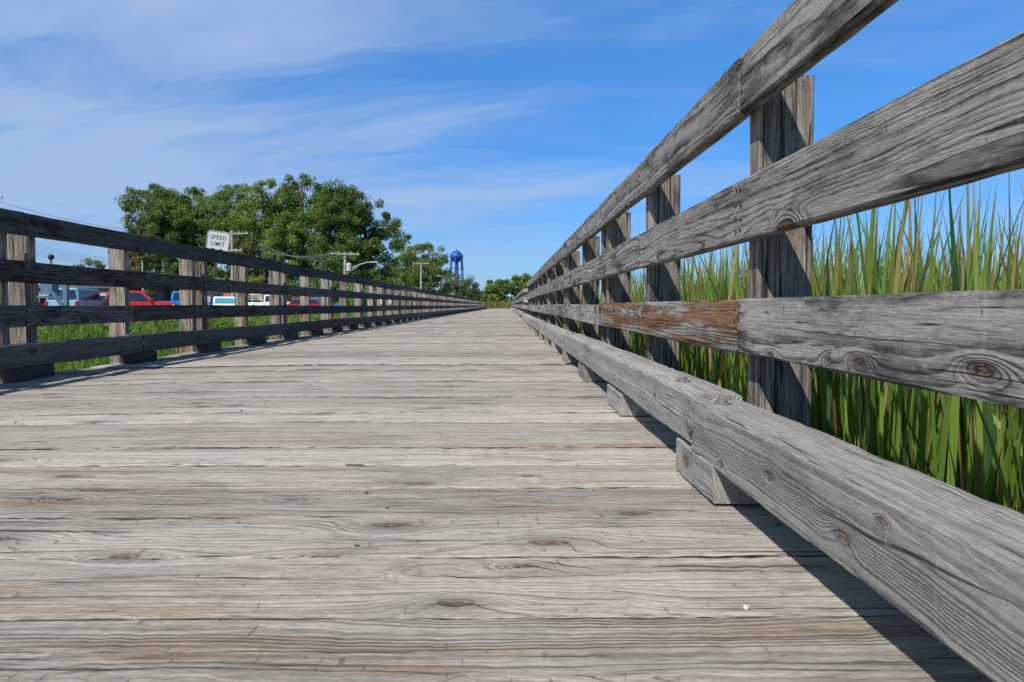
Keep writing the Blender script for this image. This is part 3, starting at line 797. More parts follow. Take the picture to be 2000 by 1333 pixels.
# left meadow
gp = []
def grass_patch(x0, x1, y0, y1, dens, hm, wm, seg, hue=0):
    n = int((x1 - x0) * (y1 - y0) * dens)
    bx, by = rng.uniform(x0, x1, n), rng.uniform(y0, y1, n)
    ok = ~((np.abs(bx + 17) < 4.4) & (by < 60)) & (bx < -3.12)
    bx, by = bx[ok], by[ok]; n = len(bx)
    cl = np.sin(bx * 1.7 + by * 0.6) * np.sin(by * 1.1 - bx * 0.4)
    h = np.clip(rng.normal(hm, hm * 0.3, n) * (1 + 0.35 * cl), 0.1, 1.0)
    base = np.stack([bx, by, ground_z(bx, by) - 0.02], -1)
    a, b_ = np.array([0.075, 0.175, 0.022]), np.array([0.18, 0.27, 0.045])
    cols = a + (b_ - a) * rng.random((n, 1)); cols *= rng.uniform(0.6, 1.25, (n, 1)) * (1 + 0.2 * cl[:, None])
    d = rng.random(n) < 0.05; cols[d] = np.array([0.36, 0.34, 0.16]) * rng.uniform(0.7, 1.2, (d.sum(), 1))
    gp.append(blades(n, base, h, rng.uniform(wm * 0.6, wm * 1.5, n), np.abs(rng.normal(0.2, 0.2, n)), np.abs(rng.normal(0.5, 0.5, n)), cols, seg))


grass_patch(-13, -3.1, 2.5, 14, 150, 0.36, 0.012, 4)
grass_patch(-13, -3.1, 14, 32, 75, 0.40, 0.02, 3)
grass_patch(-13, -3.1, 32, 92, 22, 0.42, 0.035, 3)
grass_patch(-40, -21.5, 3, 31, 24, 0.30, 0.03, 3)
def leaf_tufts(n, x0, x1, y0, y1, rad, per, size, base_col):
    bx, by = rng.uniform(x0, x1, n), rng.uniform(y0, y1, n)
    ok = ~((np.abs(bx + 17) < 4.6) & (by < 60)) & (bx < -3.35); bx, by = bx[ok], by[ok]; n = len(bx)
    r = rad * rng.uniform(0.5, 1.4, n)
    cen = np.stack([bx, by, ground_z(bx, by) + r * 0.6 + rng.uniform(0, 0.12, n)], -1)
    gp.append(leaf_cloud(cen, r, per, size, np.array(base_col), 0.4))


leaf_tufts(900, -13, -3.4, 3, 16, 0.16, 26, 0.055, (0.085, 0.17, 0.026))
leaf_tufts(900, -13, -3.4, 14, 40, 0.26, 26, 0.09, (0.10, 0.18, 0.03))
leaf_tufts(500, -13, -3.4, 40, 90, 0.4, 22, 0.16, (0.10, 0.17, 0.03))
tag(obj('meadow_grass', merge(gp, 'meadow_grass', M['grass'], '')), 'lush green grass and weeds between the left railing and the parking lot', 'grass', kind='stuff')

# weedy bank at the end of the boardwalk
n = 9000
bx = rng.uniform(-4.2, 12, n); by = rng.uniform(91.5, 112, n)
base = np.stack([bx, by, ground_z(bx, by)], -1)
c = np.array([0.14, 0.19, 0.05]) + (np.array([0.24, 0.22, 0.08]) - np.array([0.14, 0.19, 0.05])) * rng.random((n, 1))
red = rng.random(n) < 0.13 * sst(-3, 4, bx); c[red] = np.array([0.20, 0.085, 0.05])
c *= rng.uniform(0.55, 1.2, (n, 1))
tag(obj('weed_bank', merge([blades(n, base, np.clip(rng.normal(0.75, 0.28, n), 0.2, 1.7), rng.uniform(0.05, 0.13, n), np.abs(rng.normal(0.2, 0.2, n)), np.abs(rng.normal(0.4, 0.4, n)), c, 3)],
                           'weed_bank', M['grass'], '')), 'bank of tall rough weeds closing the far end of the boardwalk', 'weeds', kind='stuff')


# ------------------------------------------------------------------ trees
def tree(name, label, loc, h, lobes, col, leaf=0.23, per=165, cl_r=1.1, dens=1.55, trunk=0.35, group=None, cat='tree', limbs=7, flat=0.85):
    """lobes: list of (dx, dy, z, rx, ry, rz) ellipsoids that make up the crown, metres above the base."""
    x0, y0 = loc; z0 = float(ground_z(x0, y0))
    root = thing(name, label, cat, (x0, y0, z0), 0, group)
    cen, rad = [], []
    for (dx, dy, z, rx, ry, rz) in lobes:
        n = max(5, int(dens * 0.85 * (rx * ry + rx * rz + ry * rz) / (cl_r ** 2)))
        for _ in range(n):
            d = rng.normal(0, 1, 3); d /= np.linalg.norm(d)
            q = rng.uniform(0.45, 1.03) ** 0.6
            cen.append((dx + d[0] * rx * q, dy + d[1] * ry * q, z + d[2] * rz * q)); rad.append(cl_r * rng.uniform(0.55, 1.25) * (1.0 if q < 0.9 else 0.8))
    cen, rad = np.array(cen), np.array(rad)
    cen[:, 2] = np.maximum(cen[:, 2], rad * 0.4)
    v, f, c = leaf_cloud(cen, rad, per, leaf, np.array(col), flat=flat)
    obj('crown', np_mesh('crown', v, f, [M['leaf']], attrs={'col': ('FLOAT_COLOR', c)}), root)
    mb = MB()
    top = max(l[2] + l[5] * 0.4 for l in lobes)
    lean = rng.normal(0, 0.03 * h, 2)
    pts = [Vector((lean[0] * t * t, lean[1] * t * t, top * t - 0.3)) for t in np.linspace(0, 1, 6)]
    mb.tube(pts, [trunk * (1.25 - 0.95 * t) for t in np.linspace(0, 1, 6)], M['bark'], 9)
    for i in range(limbs):
        l = lobes[i % len(lobes)]; t0 = rng.uniform(0.22, 0.6)
        a = Vector((lean[0] * t0 * t0, lean[1] * t0 * t0, top * t0 - 0.3))
        e = Vector((l[0] + rng.normal(0, l[3] * 0.45), l[1] + rng.normal(0, l[4] * 0.45), l[2] + rng.uniform(0.0, 0.75) * l[5]))
        mid = a.lerp(e, 0.5) + Vector((rng.normal(0, 0.3), rng.normal(0, 0.3), rng.normal(0.3, 0.3)))
        mb.tube([a, a.lerp(mid, 0.5), mid, mid.lerp(e, 0.6), e], [trunk * 0.42, trunk * 0.34, trunk * 0.24, trunk * 0.15, trunk * 0.05], M['bark'], 6)
    mb.build('trunk', root, smooth=True)
    return root


def at(px, py, d):
    """The place at distance d along the boardwalk that shows at photo pixel (px, py)."""
    return (px - 990) / 1333 * d, d, H + (597 - py) / 1333 * d


def tree_px(label, px, d, top_py, w_px, col, lobes_n=6, base_frac=0.12, group=None, irregular=0.25, name='deciduous_tree', **kw):
    x, y, zt = at(px, top_py, d)
    z0 = float(ground_z(x, y)); h = zt - z0; rw = w_px / 1333 * d / 2
    lobes = []
    for i in range(lobes_n):
        f = (i + 0.5) / lobes_n
        zz_ = h * (base_frac + (0.97 - base_frac) * f ** 0.85)
        prof = math.sin(math.pi * min(0.97, 0.18 + 0.70 * f)) ** 0.75
        rx = rw * prof * rng.uniform(0.50, 0.66)
        rz = h * rng.uniform(0.13, 0.19)
        for sgn in ((-1, 1) if i < lobes_n - 1 else (0,)):
            lobes.append((sgn * rw * prof * rng.uniform(0.30, 0.52) + rng.normal(0, irregular * rw * 0.3), rng.normal(0, rw * 0.3), min(zz_ + rng.normal(0, h * 0.03), h - rz), rx, rx * rng.uniform(0.8, 1.1), rz))
    return tree(name, label, (x, y), h, lobes, col, group=group, **kw)


G1 = (0.105, 0.18, 0.045); G2 = (0.135, 0.215, 0.052); G3 = (0.17, 0.245, 0.058); GY = (0.17, 0.165, 0.055)
TG = 'tall trees behind the parking lot'
tree_px('broad dark green tree at the left end of the tall tree group', 314, 100, 358, 145, G1, 6, group=TG, trunk=0.45, base_frac=0.06, dens=1.5)
tree_px('round topped green tree second from left in the tall group', 372, 104, 354, 125, G2, 6, group=TG, trunk=0.45)
tree_px('narrower tree with gaps of sky behind the speed limit sign', 452, 103, 360, 140, G2, 6, group=TG, trunk=0.4, dens=1.15, base_frac=0.12)
tree_px('tall open crowned tree with bare limbs right of the speed limit sign', 520, 98, 346, 130, G3, 7, group=TG, trunk=0.45, dens=1.15, base_frac=0.12)
tree_px('tallest tree of the group with loose ragged top', 592, 100, 336, 125, G2, 8, group=TG, trunk=0.5, dens=1.15, base_frac=0.10, irregular=0.3)
tree_px('dense dark tree with pointed top right of the tallest one', 664, 97, 352, 120, G1, 8, group=TG, trunk=0.5, base_frac=0.05)
tree_px('massive dark tree at the right end of the tall group', 718, 100, 388, 145, G1, 7, group=TG, trunk=0.5, base_frac=0.03, dens=1.2)
tree_px('low yellowish shrubby tree in front of the left tall trees', 268, 82, 436, 72, GY, 4, group=TG, trunk=0.2, leaf=0.3, cl_r=0.7, dens=0.7)
MG = 'medium trees between the tall group and the water tower'
tree_px('medium bright green tree right of the tall group', 800, 128, 486, 80, G3, 5, group=MG, base_frac=0.02)
tree_px('round medium tree beside the water tower', 836, 135, 470, 98, G2, 6, group=MG, base_frac=0.02, dens=1.1)
tree_px('low olive and yellow tree below the water tower', 890, 160, 536, 58, (0.135, 0.165, 0.045), 4, group=MG, base_frac=0.02)
tree_px('small dark tree right of the olive one below the water tower', 915, 175, 541, 34, G1, 4, group=MG, base_frac=0.02)
RG = 'trees beyond the far right railing'
tree_px('dark round tree at the left of the clump beyond the right railing', 975, 150, 541, 52, G1, 5, group=RG, base_frac=0.02, dens=1.2, leaf=0.36)
tree_px('taller tree at the right of the clump beyond the right railing', 1020, 152, 531, 52, G2, 5, group=RG, base_frac=0.02, dens=1.2, leaf=0.36)
tree_px('small brighter shrub at the left foot of the clump beyond the right railing', 958, 148, 558, 22, G3, 3, group=RG, base_frac=0.02, leaf=0.45)
BG = 'shrubs in front of the tall trees'
for i, (px_, d, py_, wpx, cc, lb) in enumerate((
        (165, 120, 503, 130, G1, 'distant low dark tree left of the tall trees behind the railing'),
        (255, 88, 505, 90, G1, 'dark shrub at the foot of the leftmost tall tree'),
        (335, 90, 512, 95, G1, 'dark shrub left of the speed limit sign'),
        (410, 92, 520, 85, G2, 'shrub directly behind the speed limit sign post'),
        (500, 84, 540, 70, G3, 'bright low shrub behind the white pickup'),
        (560, 90, 526, 85, G2, 'shrub under the tallest tree'),
        (640, 84, 545, 90, G2, 'shrub behind the red car'),
        (700, 76, 552, 90, G3, 'bright bushy shrub right of the red car near the railing'),
        (770, 98, 545, 80, G2, 'shrub at the foot of the massive dark tree'))):
    tree_px(lb, px_, d, py_, wpx, cc, 3, group=BG, base_frac=0.02, name='leafy_shrub', trunk=0.12, limbs=4, leaf=0.22, cl_r=0.85, per=110, dens=1.3)
# trees that line the road far away
for i in range(9):
    px_ = 925 + i * 4.2; d = 230 + i * 22
    tree_px('tiny far roadside tree, number %s from the left of the avenue' % ('one two three four five six seven eight nine'.split()[i]) if False else 'tiny hazy tree lining the far road', px_, d, 566 + i * 1.2, 16, (0.07, 0.10, 0.05), 3,
            group='tiny trees lining the far road', base_frac=0.02, leaf=0.7, cl_r=1.4, per=30, limbs=2)

# ------------------------------------------------------------------ water tower
wx, wy, wz = at(892, 502, 350); g0 = float(ground_z(wx, wy))
root = thing('water_tower', 'bright blue water tower with ball tank on slim legs above the trees', 'water tower', (wx, wy, g0))
M['blue'] = plain('tower_blue', (0.016, 0.10, 0.36), 0.5)
rt = 3.15; zt = wz - g0
mb = MB(); mb.lathe([(0.01, zt - rt * 0.98)] + [(rt * math.sin(a), zt - rt * math.cos(a) * (1.0 if math.cos(a) < 0 else 0.95)) for a in np.linspace(0.12, 3.02, 20)] + [(0.01, zt + rt)], M['blue'], 28); mb.build('tank', root, True)
mb = MB(); mb.lathe([(rt * 1.0, zt - 0.25), (rt * 1.11, zt - 0.25), (rt * 1.11, zt - 0.1), (rt * 1.0, zt - 0.1)], M['blue'], 28)
for a in np.linspace(0, 6.283, 24, endpoint=False): mb.tube([(rt * 1.1 * math.cos(a), rt * 1.1 * math.sin(a), zt - 0.1), (rt * 1.1 * math.cos(a), rt * 1.1 * math.sin(a), zt + 0.9)], 0.05, M['blue'], 5)
mb.build('balcony', root)
for a in np.linspace(0.4, 0.4 + 6.283, 6, endpoint=False):
    mb = MB(); mb.tube([(4.1 * math.cos(a), 4.1 * math.sin(a), 0), (rt * 0.97 * math.cos(a), rt * 0.97 * math.sin(a), zt - 0.3)], 0.3, M['blue'], 8); mb.build('leg', root)
mb = MB(); mb.tube([(0, 0, 0), (0, 0, zt - rt * 0.9)], 0.55, M['blue'], 10); mb.build('riser_pipe', root)
mb = MB()
for q in (0.45, 0.75):
    pts = [(4.0 * math.cos(a), 4.0 * math.sin(a), (zt - 1) * q) for a in np.linspace(0.4, 0.4 + 6.283, 7)]
    mb.tube(pts, 0.11, M['blue'], 5)
mb.build('brace_ring', root)
mb = MB(); mb.lathe([(0.02, zt + rt + 0.7), (0.35, zt + rt + 0.5), (0.4, zt + rt - 0.1)], M['blue'], 10); mb.build('vent', root)

# ------------------------------------------------------------------ utility poles, wires, lamps
def pole(px_, top_py, d, label, arms=((0.35, 1.3),), transformer=False, lamp=None, r=0.15, cat='utility pole', group='utility poles beside the road', name='utility_pole', lean=0.0, m=None):
    x, y, zt = at(px_, top_py, d); g0 = float(ground_z(x, y)); h = zt - g0
    root = thing(name, label, cat, (x, y, g0), 0, group)
    mb = MB(); mb.tube([(lean * h * -1, 0, -0.2), (0, 0, h)], [r * 1.15, r * 0.75], m or M['pole'], 9); mb.build('shaft', root)
    for dz, w_ in arms:
        a = MB(); a.box((0, -0.14, h - dz), (2 * w_, 0.1, 0.12), M['pole'], Matrix.Rotation(R(rng.normal(2, 2)), 3, 'Y'))
        ao = a.build('crossarm', root)
        for q in (-0.9, -0.45, 0.45, 0.9):
            b = MB(); b.tube([(q * w_, -0.14, h - dz + 0.05), (q * w_, -0.14, h - dz + 0.25)], [0.05, 0.03], M['steelgrey'], 6); b.build('insulator', ao)
    if transformer:
        b = MB(); b.lathe([(0.01, h - 1.9), (0.24, h - 1.88), (0.26, h - 1.2), (0.2, h - 1.1), (0.01, h - 1.08)], M['steelgrey'], 12, (0.38, -0.05, 0)); b.build('transformer', root)
    if lamp:
        zl_, reach, sgn = lamp
        b = MB()
        pts = [(0, 0, h - zl_)] + [(sgn * reach * t, -0.1 * t, h - zl_ + 0.95 * math.sin(t * 1.45)) for t in np.linspace(0.15, 1, 8)]
        b.tube(pts, 0.04, M['steelgrey'], 7)
        b.tube([(0, 0, h - zl_ - 0.35), (sgn * reach * 0.5, 0, h - zl_ + 0.55)], 0.03, M['steelgrey'], 6)
        lo = b.build('lamp_arm', root)
        b = MB(); b.box((sgn * (reach + 0.3), -0.1, h - zl_ + 0.93), (0.62, 0.24, 0.11), M['white']); b.build('lamp_head', lo)
    return Vector((x, y, zt))


P = [pole(-15, 380, 50, 'utility pole just left of the picture edge'),
     pole(457, 452, 66, 'utility pole with two crossarms right behind the speed limit sign', arms=((0.3, 1.6), (1.9, 1.0)), r=0.16),
     pole(676, 494, 70, 'wooden utility pole carrying a transformer and a long street lamp arm', arms=((0.15, 1.5),), transformer=True, lamp=(1.9, 2.7, 1), r=0.17, lean=0.03),
     pole(823, 513, 96, 'thin utility pole in front of the medium trees', arms=((0.2, 1.1),), r=0.17),
     pole(861, 540, 150, 'short looking utility pole before the olive tree', arms=((0.2, 1.0),), r=0.16),
     pole(897, 549, 180, 'pale utility pole below the right leg of the water tower', arms=((0.2, 1.2),), r=0.2)]
FL = 'street lamps along the far road'
for i, (px_, py_, d, lb) in enumerate(((908, 554, 195, 'curved arm street lamp nearest to the water tower'), (916, 556, 225, 'second far street lamp right of the water tower'), (922, 556, 255, 'third far street lamp, before the far road trees'))):
    pole(px_, py_, d, lb, arms=(), lamp=(0.5, 3.2, -1), r=0.16, cat='street lamp', group=FL, name='street_lamp', m=M['steelgrey'])
for i, (px_, py_, d, lb) in enumerate(((927, 559, 280, 'left one of the far pair of poles by the road'), (931, 556, 300, 'right one of the far pair of poles by the road'))):
    pole(px_, py_, d, lb, arms=((0.3, 1.3),), r=0.22, group='far pair of poles')
pole(283, 512, 78, 'thin light pole seen between the left rails', arms=(), r=0.08, m=M['steelgrey'], cat='light pole', name='light_pole', group=None)


def wire(a, b, sag, r, label, m, n=14):
    pts = [a.lerp(b, t) - Vector((0, 0, sag * 4 * t * (1 - t))) for t in np.linspace(0, 1, n)]
    mb = MB(); mb.tube(pts, r, m, 5)
    tag(mb.build('power_line'), label, 'power line', 'power lines between the poles')


offs = (-1.3, -0.6, 0.6, 1.3)
for i in range(len(P) - 1):
    nm = ('the edge pole and the pole behind the speed limit sign', 'the sign pole and the lamp pole', 'the lamp pole and the thin pole', 'the thin pole and the short looking pole', 'the short looking pole and the tower pole')[i]
    for j, q in enumerate(offs if i in (1, 2) else offs[1:2]):
        wire(P[i] + Vector((q, -0.14, -0.05 - 0.12 * abs(q))), P[i + 1] + Vector((q * 0.95, -0.14, 0.02 - 0.05 * abs(q))), 1.1 + 0.15 * j, 0.012, 'cable strung between %s' % nm, M['wire'] if i != 1 else M['wirelight'])
# service wires low behind the left railing
for j in range(5):
    a = Vector(at(60, 470 + 6 * j, 62)); b = Vector(at(240, 506 + 3 * j, 70))
    wire(a, b, 0.35, 0.013, 'one of the low service cables left of the tall trees', M['wirelight'])

# globe lamp over the left rails
x, y, zt = at(107, 503, 52); g0 = float(ground_z(x, y))
root = thing('globe_lamp', 'dark round lamp on a thin post behind the left rails', 'lamp', (x, y, g0))
mb = MB(); mb.tube([(0, 0, 0), (0, 0, zt - g0 - 0.2)], 0.06, M['trim'], 8); mb.build('post', root)
mb = MB(); mb.lathe([(0.02, zt - g0 - 0.22)] + [(0.22 * math.sin(a), zt - g0 - 0.22 * math.cos(a)) for a in np.linspace(0.2, 3.0, 10)], M['trim'], 14); mb.build('globe', root, True)

# ------------------------------------------------------------------ speed limit sign
sxp, syp, szp = at(434, 452, 17.7)
g0 = float(ground_z(sxp, syp))
root = thing('speed_limit_sign', 'white rectangular speed limit sign on a leaning rusty post', 'road sign', (sxp - 0.42, syp, g0))
tilt = math.atan2(0.42, szp - g0); root.rotation_euler = (0, tilt, R(-4))
Hs = (szp - g0) / math.cos(tilt) - 0.02
mb = MB(); mb.box((0, 0.03, Hs / 2 - 0.05), (0.055, 0.03, Hs + 0.1), M['rust']); mb.build('post', root)
bm = bmesh.new()
bmesh.ops.create_cube(bm, size=1.0, matrix=Matrix.Translation((0, 0, Hs - 0.38)) @ Matrix.Diagonal((0.61, 0.006, 0.76, 1)))
bmesh.ops.bevel(bm, geom=[e for e in bm.edges if abs((e.verts[0].co - e.verts[1].co).normalized().y) > 0.9], offset=0.04, segments=4, affect='EDGES')
me = bpy.data.meshes.new('panel'); bm.to_mesh(me); bm.free(); me.materials.append(M['white']); panel = obj('panel', me, root)
mb = MB()
fr_w, fr_h, tk = 0.57, 0.72, 0.012
for cx, cz, w_, h_ in ((0, fr_h / 2, fr_w, tk), (0, -fr_h / 2, fr_w, tk), (-fr_w / 2, 0, tk, fr_h - tk), (fr_w / 2, 0, tk, fr_h - tk)):
    mb.box((cx, -0.0045, Hs - 0.38 + cz), (w_, 0.003, h_), M['black'])
mb.build('border', panel)


def text(body, size, loc, parent, m, name='lettering', bold=0.0, rot=(R(90), 0, 0), sx_=1.0):
    cu = bpy.data.curves.new(name, 'FONT'); cu.body = body; cu.size = size; cu.align_x = 'CENTER'; cu.align_y = 'CENTER'
    cu.extrude = 0.0015; cu.offset = bold; cu.space_character = 1.08
    tmp = bpy.data.objects.new('tmp', cu); COL.objects.link(tmp)
    dg = bpy.context.evaluated_depsgraph_get()
    me = bpy.data.meshes.new_from_object(tmp.evaluated_get(dg)); me.name = name
    bpy.data.objects.remove(tmp); bpy.data.curves.remove(cu)
    me.materials.clear(); me.materials.append(m)
    o = obj(name, me, parent); o.location = loc; o.rotation_euler = rot; o.scale = (sx_, 1, 1)
    return o


text('SPEED', 0.150, (0, -0.0052, Hs - 0.165), panel, M['black'], bold=0.001)
text('LIMIT', 0.150, (0, -0.0052, Hs - 0.33), panel, M['black'], bold=0.001)
text('30', 0.37, (0, -0.0052, Hs - 0.595), panel, M['black'], bold=0.004)


# ------------------------------------------------------------------ vehicles
def prism(name, prof, w_, m, parent, bev=0.06, top_in=0.0, ztop=None, y0=0.0, seg=2):
    """Side profile (x, z) drawn out across the width; points above ztop draw inwards."""
    bm = bmesh.new()
    def yy(z, s): return s * (w_ / 2 - (top_in * max(0.0, (z - ztop[0])) / (ztop[1] - ztop[0]) if ztop else 0.0)) + y0
    a = [bm.verts.new((x, yy(z, -1), z)) for x, z in prof]; b = [bm.verts.new((x, yy(z, 1), z)) for x, z in prof]
    n = len(prof)
    bm.faces.new(a); bm.faces.new(b[::-1])
    for i in range(n): bm.faces.new((a[(i + 1) % n], a[i], b[i], b[(i + 1) % n]))
    bmesh.ops.recalc_face_normals(bm, faces=bm.faces)
    if bev:
        es = [e for e in bm.edges if len(e.link_faces) == 2 and e.calc_face_angle(0) > R(50)]
        bmesh.ops.bevel(bm, geom=es, offset=bev, segments=seg, affect='EDGES', clamp_overlap=True)
    me = bpy.data.meshes.new(name); bm.to_mesh(me); bm.free(); me.materials.append(m)
    return obj(name, me, parent)


def arch(cx, r, zb, n=7):
    return [(cx + r * math.cos(a), zb + r * math.sin(a)) for a in np.linspace(0, math.pi, n)]


def vehicle(name, label, cat, px_, d, head, body, L=4.6, Wd=1.85, hood=0.98, belt=1.02, roof=1.72, bed=None, wheel=0.36, group='vehicles in the parking lot', screen=None,
            cab=(0.30, 0.92), boxy=False, arches=False, z=-0.36, nose_drop=0.12, arch_m=None):
    """A vehicle pointing +X before turning; x from the rear bumper (-L/2) to the front (L/2)."""
    x, y, _ = at(px_, 597, d)
    root = thing(name, label, cat, (x, y, z), head, group)
    f, r = L / 2, -L / 2
    wb_f, wb_r = f - 0.85, r + 0.95
    zb = 0.34
    cowl = f - 1.35 * (L / 4.6) if not boxy else f - 1.25
    rear_top = bed if bed else belt
    prof = [(r + 0.03, zb + 0.12), (r, zb + 0.35), (r + 0.02, rear_top)]
    if bed: prof += [(cab[0], rear_top), (cab[0] + 0.02, belt)]
    prof += [(cowl, belt), (f - 0.25, hood - nose_drop * 0.4), (f - 0.03, hood - nose_drop - 0.08), (f, zb + 0.3), (f - 0.06, zb)]
    prof += [(wb_f + wheel * 1.17, zb)] + arch(wb_f, wheel * 1.17, zb)[1:-1] + [(wb_f - wheel * 1.17, zb)]
    prof += [(wb_r + wheel * 1.17, zb)] + arch(wb_r, wheel * 1.17, zb)[1:-1] + [(wb_r - wheel * 1.17, zb)]
    prism('body', prof, Wd, body, root, 0.07)
    rs, fs_ = (0.10, 0.30) if boxy else (0.35, 0.75)
    c0 = cab[0] if bed else r + 0.12
    c1 = cowl + 0.08
    g = [(c0, belt - 0.02), (c0 + rs * (0.25 if bed else 1), roof - 0.03), (c0 + rs * (0.25 if bed else 1) + 0.15, roof), (c1 - fs_ - 0.12, roof), (c1 - fs_, roof - 0.04), (c1, belt - 0.02)]
    prism('cabin', g, Wd - 0.08, body, root, 0.05, 0.13, (belt, roof))
    def ymid(zz_): return (Wd - 0.08) / 2 - 0.13 * max(0, zz_ - belt) / (roof - belt)
    z0_, z1_ = belt + 0.03, roof - 0.12
    def edge(xa, xb, zz_): return xa + (xb - xa) * (zz_ - belt) / (roof - belt)
    xr0, xr1 = edge(c0, c0 + rs * (0.25 if bed else 1), z0_) + 0.12, edge(c0, c0 + rs * (0.25 if bed else 1), z1_) + 0.14
    xf0, xf1 = edge(c1, c1 - fs_, z0_) - 0.22, edge(c1, c1 - fs_, z1_) - 0.18
    nwin = 1 if bed and L < 5.3 else 2
    for s in (-1, 1):
        for i in range(nwin):
            a0, a1 = xr0 + (xf0 - xr0) * i / nwin + 0.03, xr0 + (xf0 - xr0) * (i + 1) / nwin - 0.03
            b0, b1 = xr1 + (xf1 - xr1) * i / nwin + 0.03, xr1 + (xf1 - xr1) * (i + 1) / nwin - 0.03
            q = [(a0, z0_), (a1, z0_), (b1, z1_), (b0, z1_)]
            vs = [(x_, s * (ymid(zz_) + 0.006), zz_) for x_, zz_ in q] + [(x_, s * (ymid(zz_) - 0.02), zz_) for x_, zz_ in q]
            mb = MB(); mb.raw(vs, [(0, 1, 2, 3), (7, 6, 5, 4), (0, 4, 5, 1), (1, 5, 6, 2), (2, 6, 7, 3), (3, 7, 4, 0)], M['glass']); mb.build('side_window', root)
    def pane(nm, xa, xb, sgn, m):
        yb, yt = ymid(z0_) - 0.10, ymid(z1_) - 0.10
        xo = sgn * 0.012
        q = [(edge(xa, xb, z0_) + xo, -yb, z0_), (edge(xa, xb, z0_) + xo, yb, z0_), (edge(xa, xb, z1_) + xo, yt, z1_), (edge(xa, xb, z1_) + xo, -yt, z1_)]
        vs = q + [(p_[0] - sgn * 0.03, p_[1], p_[2]) for p_ in q]
        mb = MB(); mb.raw(vs, [(0, 1, 2, 3), (7, 6, 5, 4), (0, 4, 5, 1), (1, 5, 6, 2), (2, 6, 7, 3), (3, 7, 4, 0)], m); mb.build(nm, root)
    pane('windscreen', c1, c1 - fs_, 1, screen or M['glass'])
    pane('rear_window', c0, c0 + rs * (0.25 if bed else 1), -1, M['glass'])
    for s in (-1, 1):
        for wx_ in (wb_f, wb_r):
            wo = MB()
            wo.lathe([(wheel * 0.62, -0.11), (wheel * 0.93, -0.11), (wheel, -0.07), (wheel, 0.07), (wheel * 0.93, 0.11), (wheel * 0.62, 0.11)], M['rubber'], 22)
            me = wo.mesh('tyre'); ty = obj('wheel', me, root); ty.location = (wx_, s * (Wd / 2 - 0.14), wheel); ty.rotation_euler = (R(90), 0, 0)
            ri = MB(); ri.lathe([(0.01, 0.06), (wheel * 0.2, 0.07), (wheel * 0.24, 0.03), (wheel * 0.55, 0.05), (wheel * 0.63, 0.10), (wheel * 0.63, -0.1), (0.01, -0.06)], M['alloy'], 18)
            ro = ri.build('rim', ty)
            if s > 0: ro.rotation_euler = (R(180), 0, 0)
        mb = MB(); mb.box((f - 0.09, s * (Wd / 2 - 0.24), hood - nose_drop - 0.16), (0.2, 0.38, 0.16), M['lamp']); mb.build('headlight', root)
        mb = MB(); mb.box((r + 0.04, s * (Wd / 2 - 0.11), belt - 0.26), (0.14, 0.17, 0.34), M['tail']); mb.build('taillight', root)
        mb = MB(); mb.box((c1 - 0.25, s * (Wd / 2 + 0.09), belt + 0.10), (0.12, 0.2, 0.17), body); mb.build('mirror', root)
        if arches:
            for wx_ in (wb_f, wb_r):
                pts = [(wx_ + wheel * 1.25 * math.cos(a), s * (Wd / 2 + 0.005), zb + wheel * 1.25 * math.sin(a)) for a in np.linspace(0, math.pi, 11)]
                mb = MB(); mb.tube(pts, 0.055, M['trim'], 6); mb.build('wheel_arch_trim', root)
    mb = MB(); mb.box((f - 0.03, 0, hood - nose_drop - 0.2), (0.1, Wd * 0.5, 0.26), M['trim']); mb.build('grille', root)
    mb = MB(); mb.box((f - 0.05, 0, zb + 0.16), (0.18, Wd * 0.92, 0.2), M['trim']); mb.build('bumper', root)
    if bed:
        mb = MB(); mb.box(((r + cab[0]) / 2, 0, rear_top + 0.002), (cab[0] - r - 0.3, Wd - 0.3, 0.02), M['trim']); mb.build('truck_bed', root)
    return root


red = paint('red_paint', (0.55, 0.012, 0.012)); cyan = paint('pale_blue_paint', (0.24, 0.46, 0.55)); blue = paint('bright_blue_paint', (0.02, 0.20, 0.62))
white = paint('white_paint', (0.80, 0.80, 0.79)); darkred = paint('dark_red_paint', (0.33, 0.012, 0.018)); silver = paint('silver_paint', (0.45, 0.46, 0.47))
bro = vehicle('parked_suv', 'pale blue boxy off-road SUV parked with its back to the railing', 'suv', 160, 44, R(98), cyan, L=4.6, Wd=1.92, belt=1.12, hood=1.1, roof=1.86, boxy=True, wheel=0.4)
vehicle('parked_suv', 'bright red SUV with black wheel arches facing right', 'suv', 278, 47, R(18), red, L=4.45, Wd=1.88, belt=1.06, hood=1.03, roof=1.76, arches=True)
vehicle('pickup_truck', 'bright blue pickup truck behind the red SUV', 'pickup truck', 362, 54, R(12), blue, L=5.6, Wd=1.95, belt=1.16, hood=1.16, roof=1.88, bed=1.10, cab=(-0.75, 0), wheel=0.4)
vehicle('parked_suv', 'white SUV between the pale blue and the red SUV', 'suv', 204, 55, R(35), white, L=4.6, Wd=1.85, belt=1.0, hood=0.98, roof=1.68)
vehicle('parked_car', 'red car with its back window in view at the far left of the lot', 'car', 84, 58, R(100), red, L=4.5, Wd=1.85, belt=1.0, hood=0.95, roof=1.55)
vehicle('sports_car', 'low white car with teal windscreen next to the speed limit sign post', 'car', 441, 50, R(-62), white, L=4.3, Wd=1.8, belt=0.95, hood=0.92, roof=1.42, screen=M['teal'])
wt = vehicle('pickup_truck', 'white work pickup truck with ladder rack behind the left railing', 'pickup truck', 538, 76, R(3), white, L=5.9, Wd=2.0, belt=1.18, hood=1.2, roof=1.95, bed=1.12, cab=(-0.95, 0), wheel=0.42)
mb = MB()
for xq in (-2.7, -1.15):
    for s in (-1, 1): mb.box((xq, s * 0.85, 1.5), (0.07, 0.07, 0.85), M['steelgrey'])
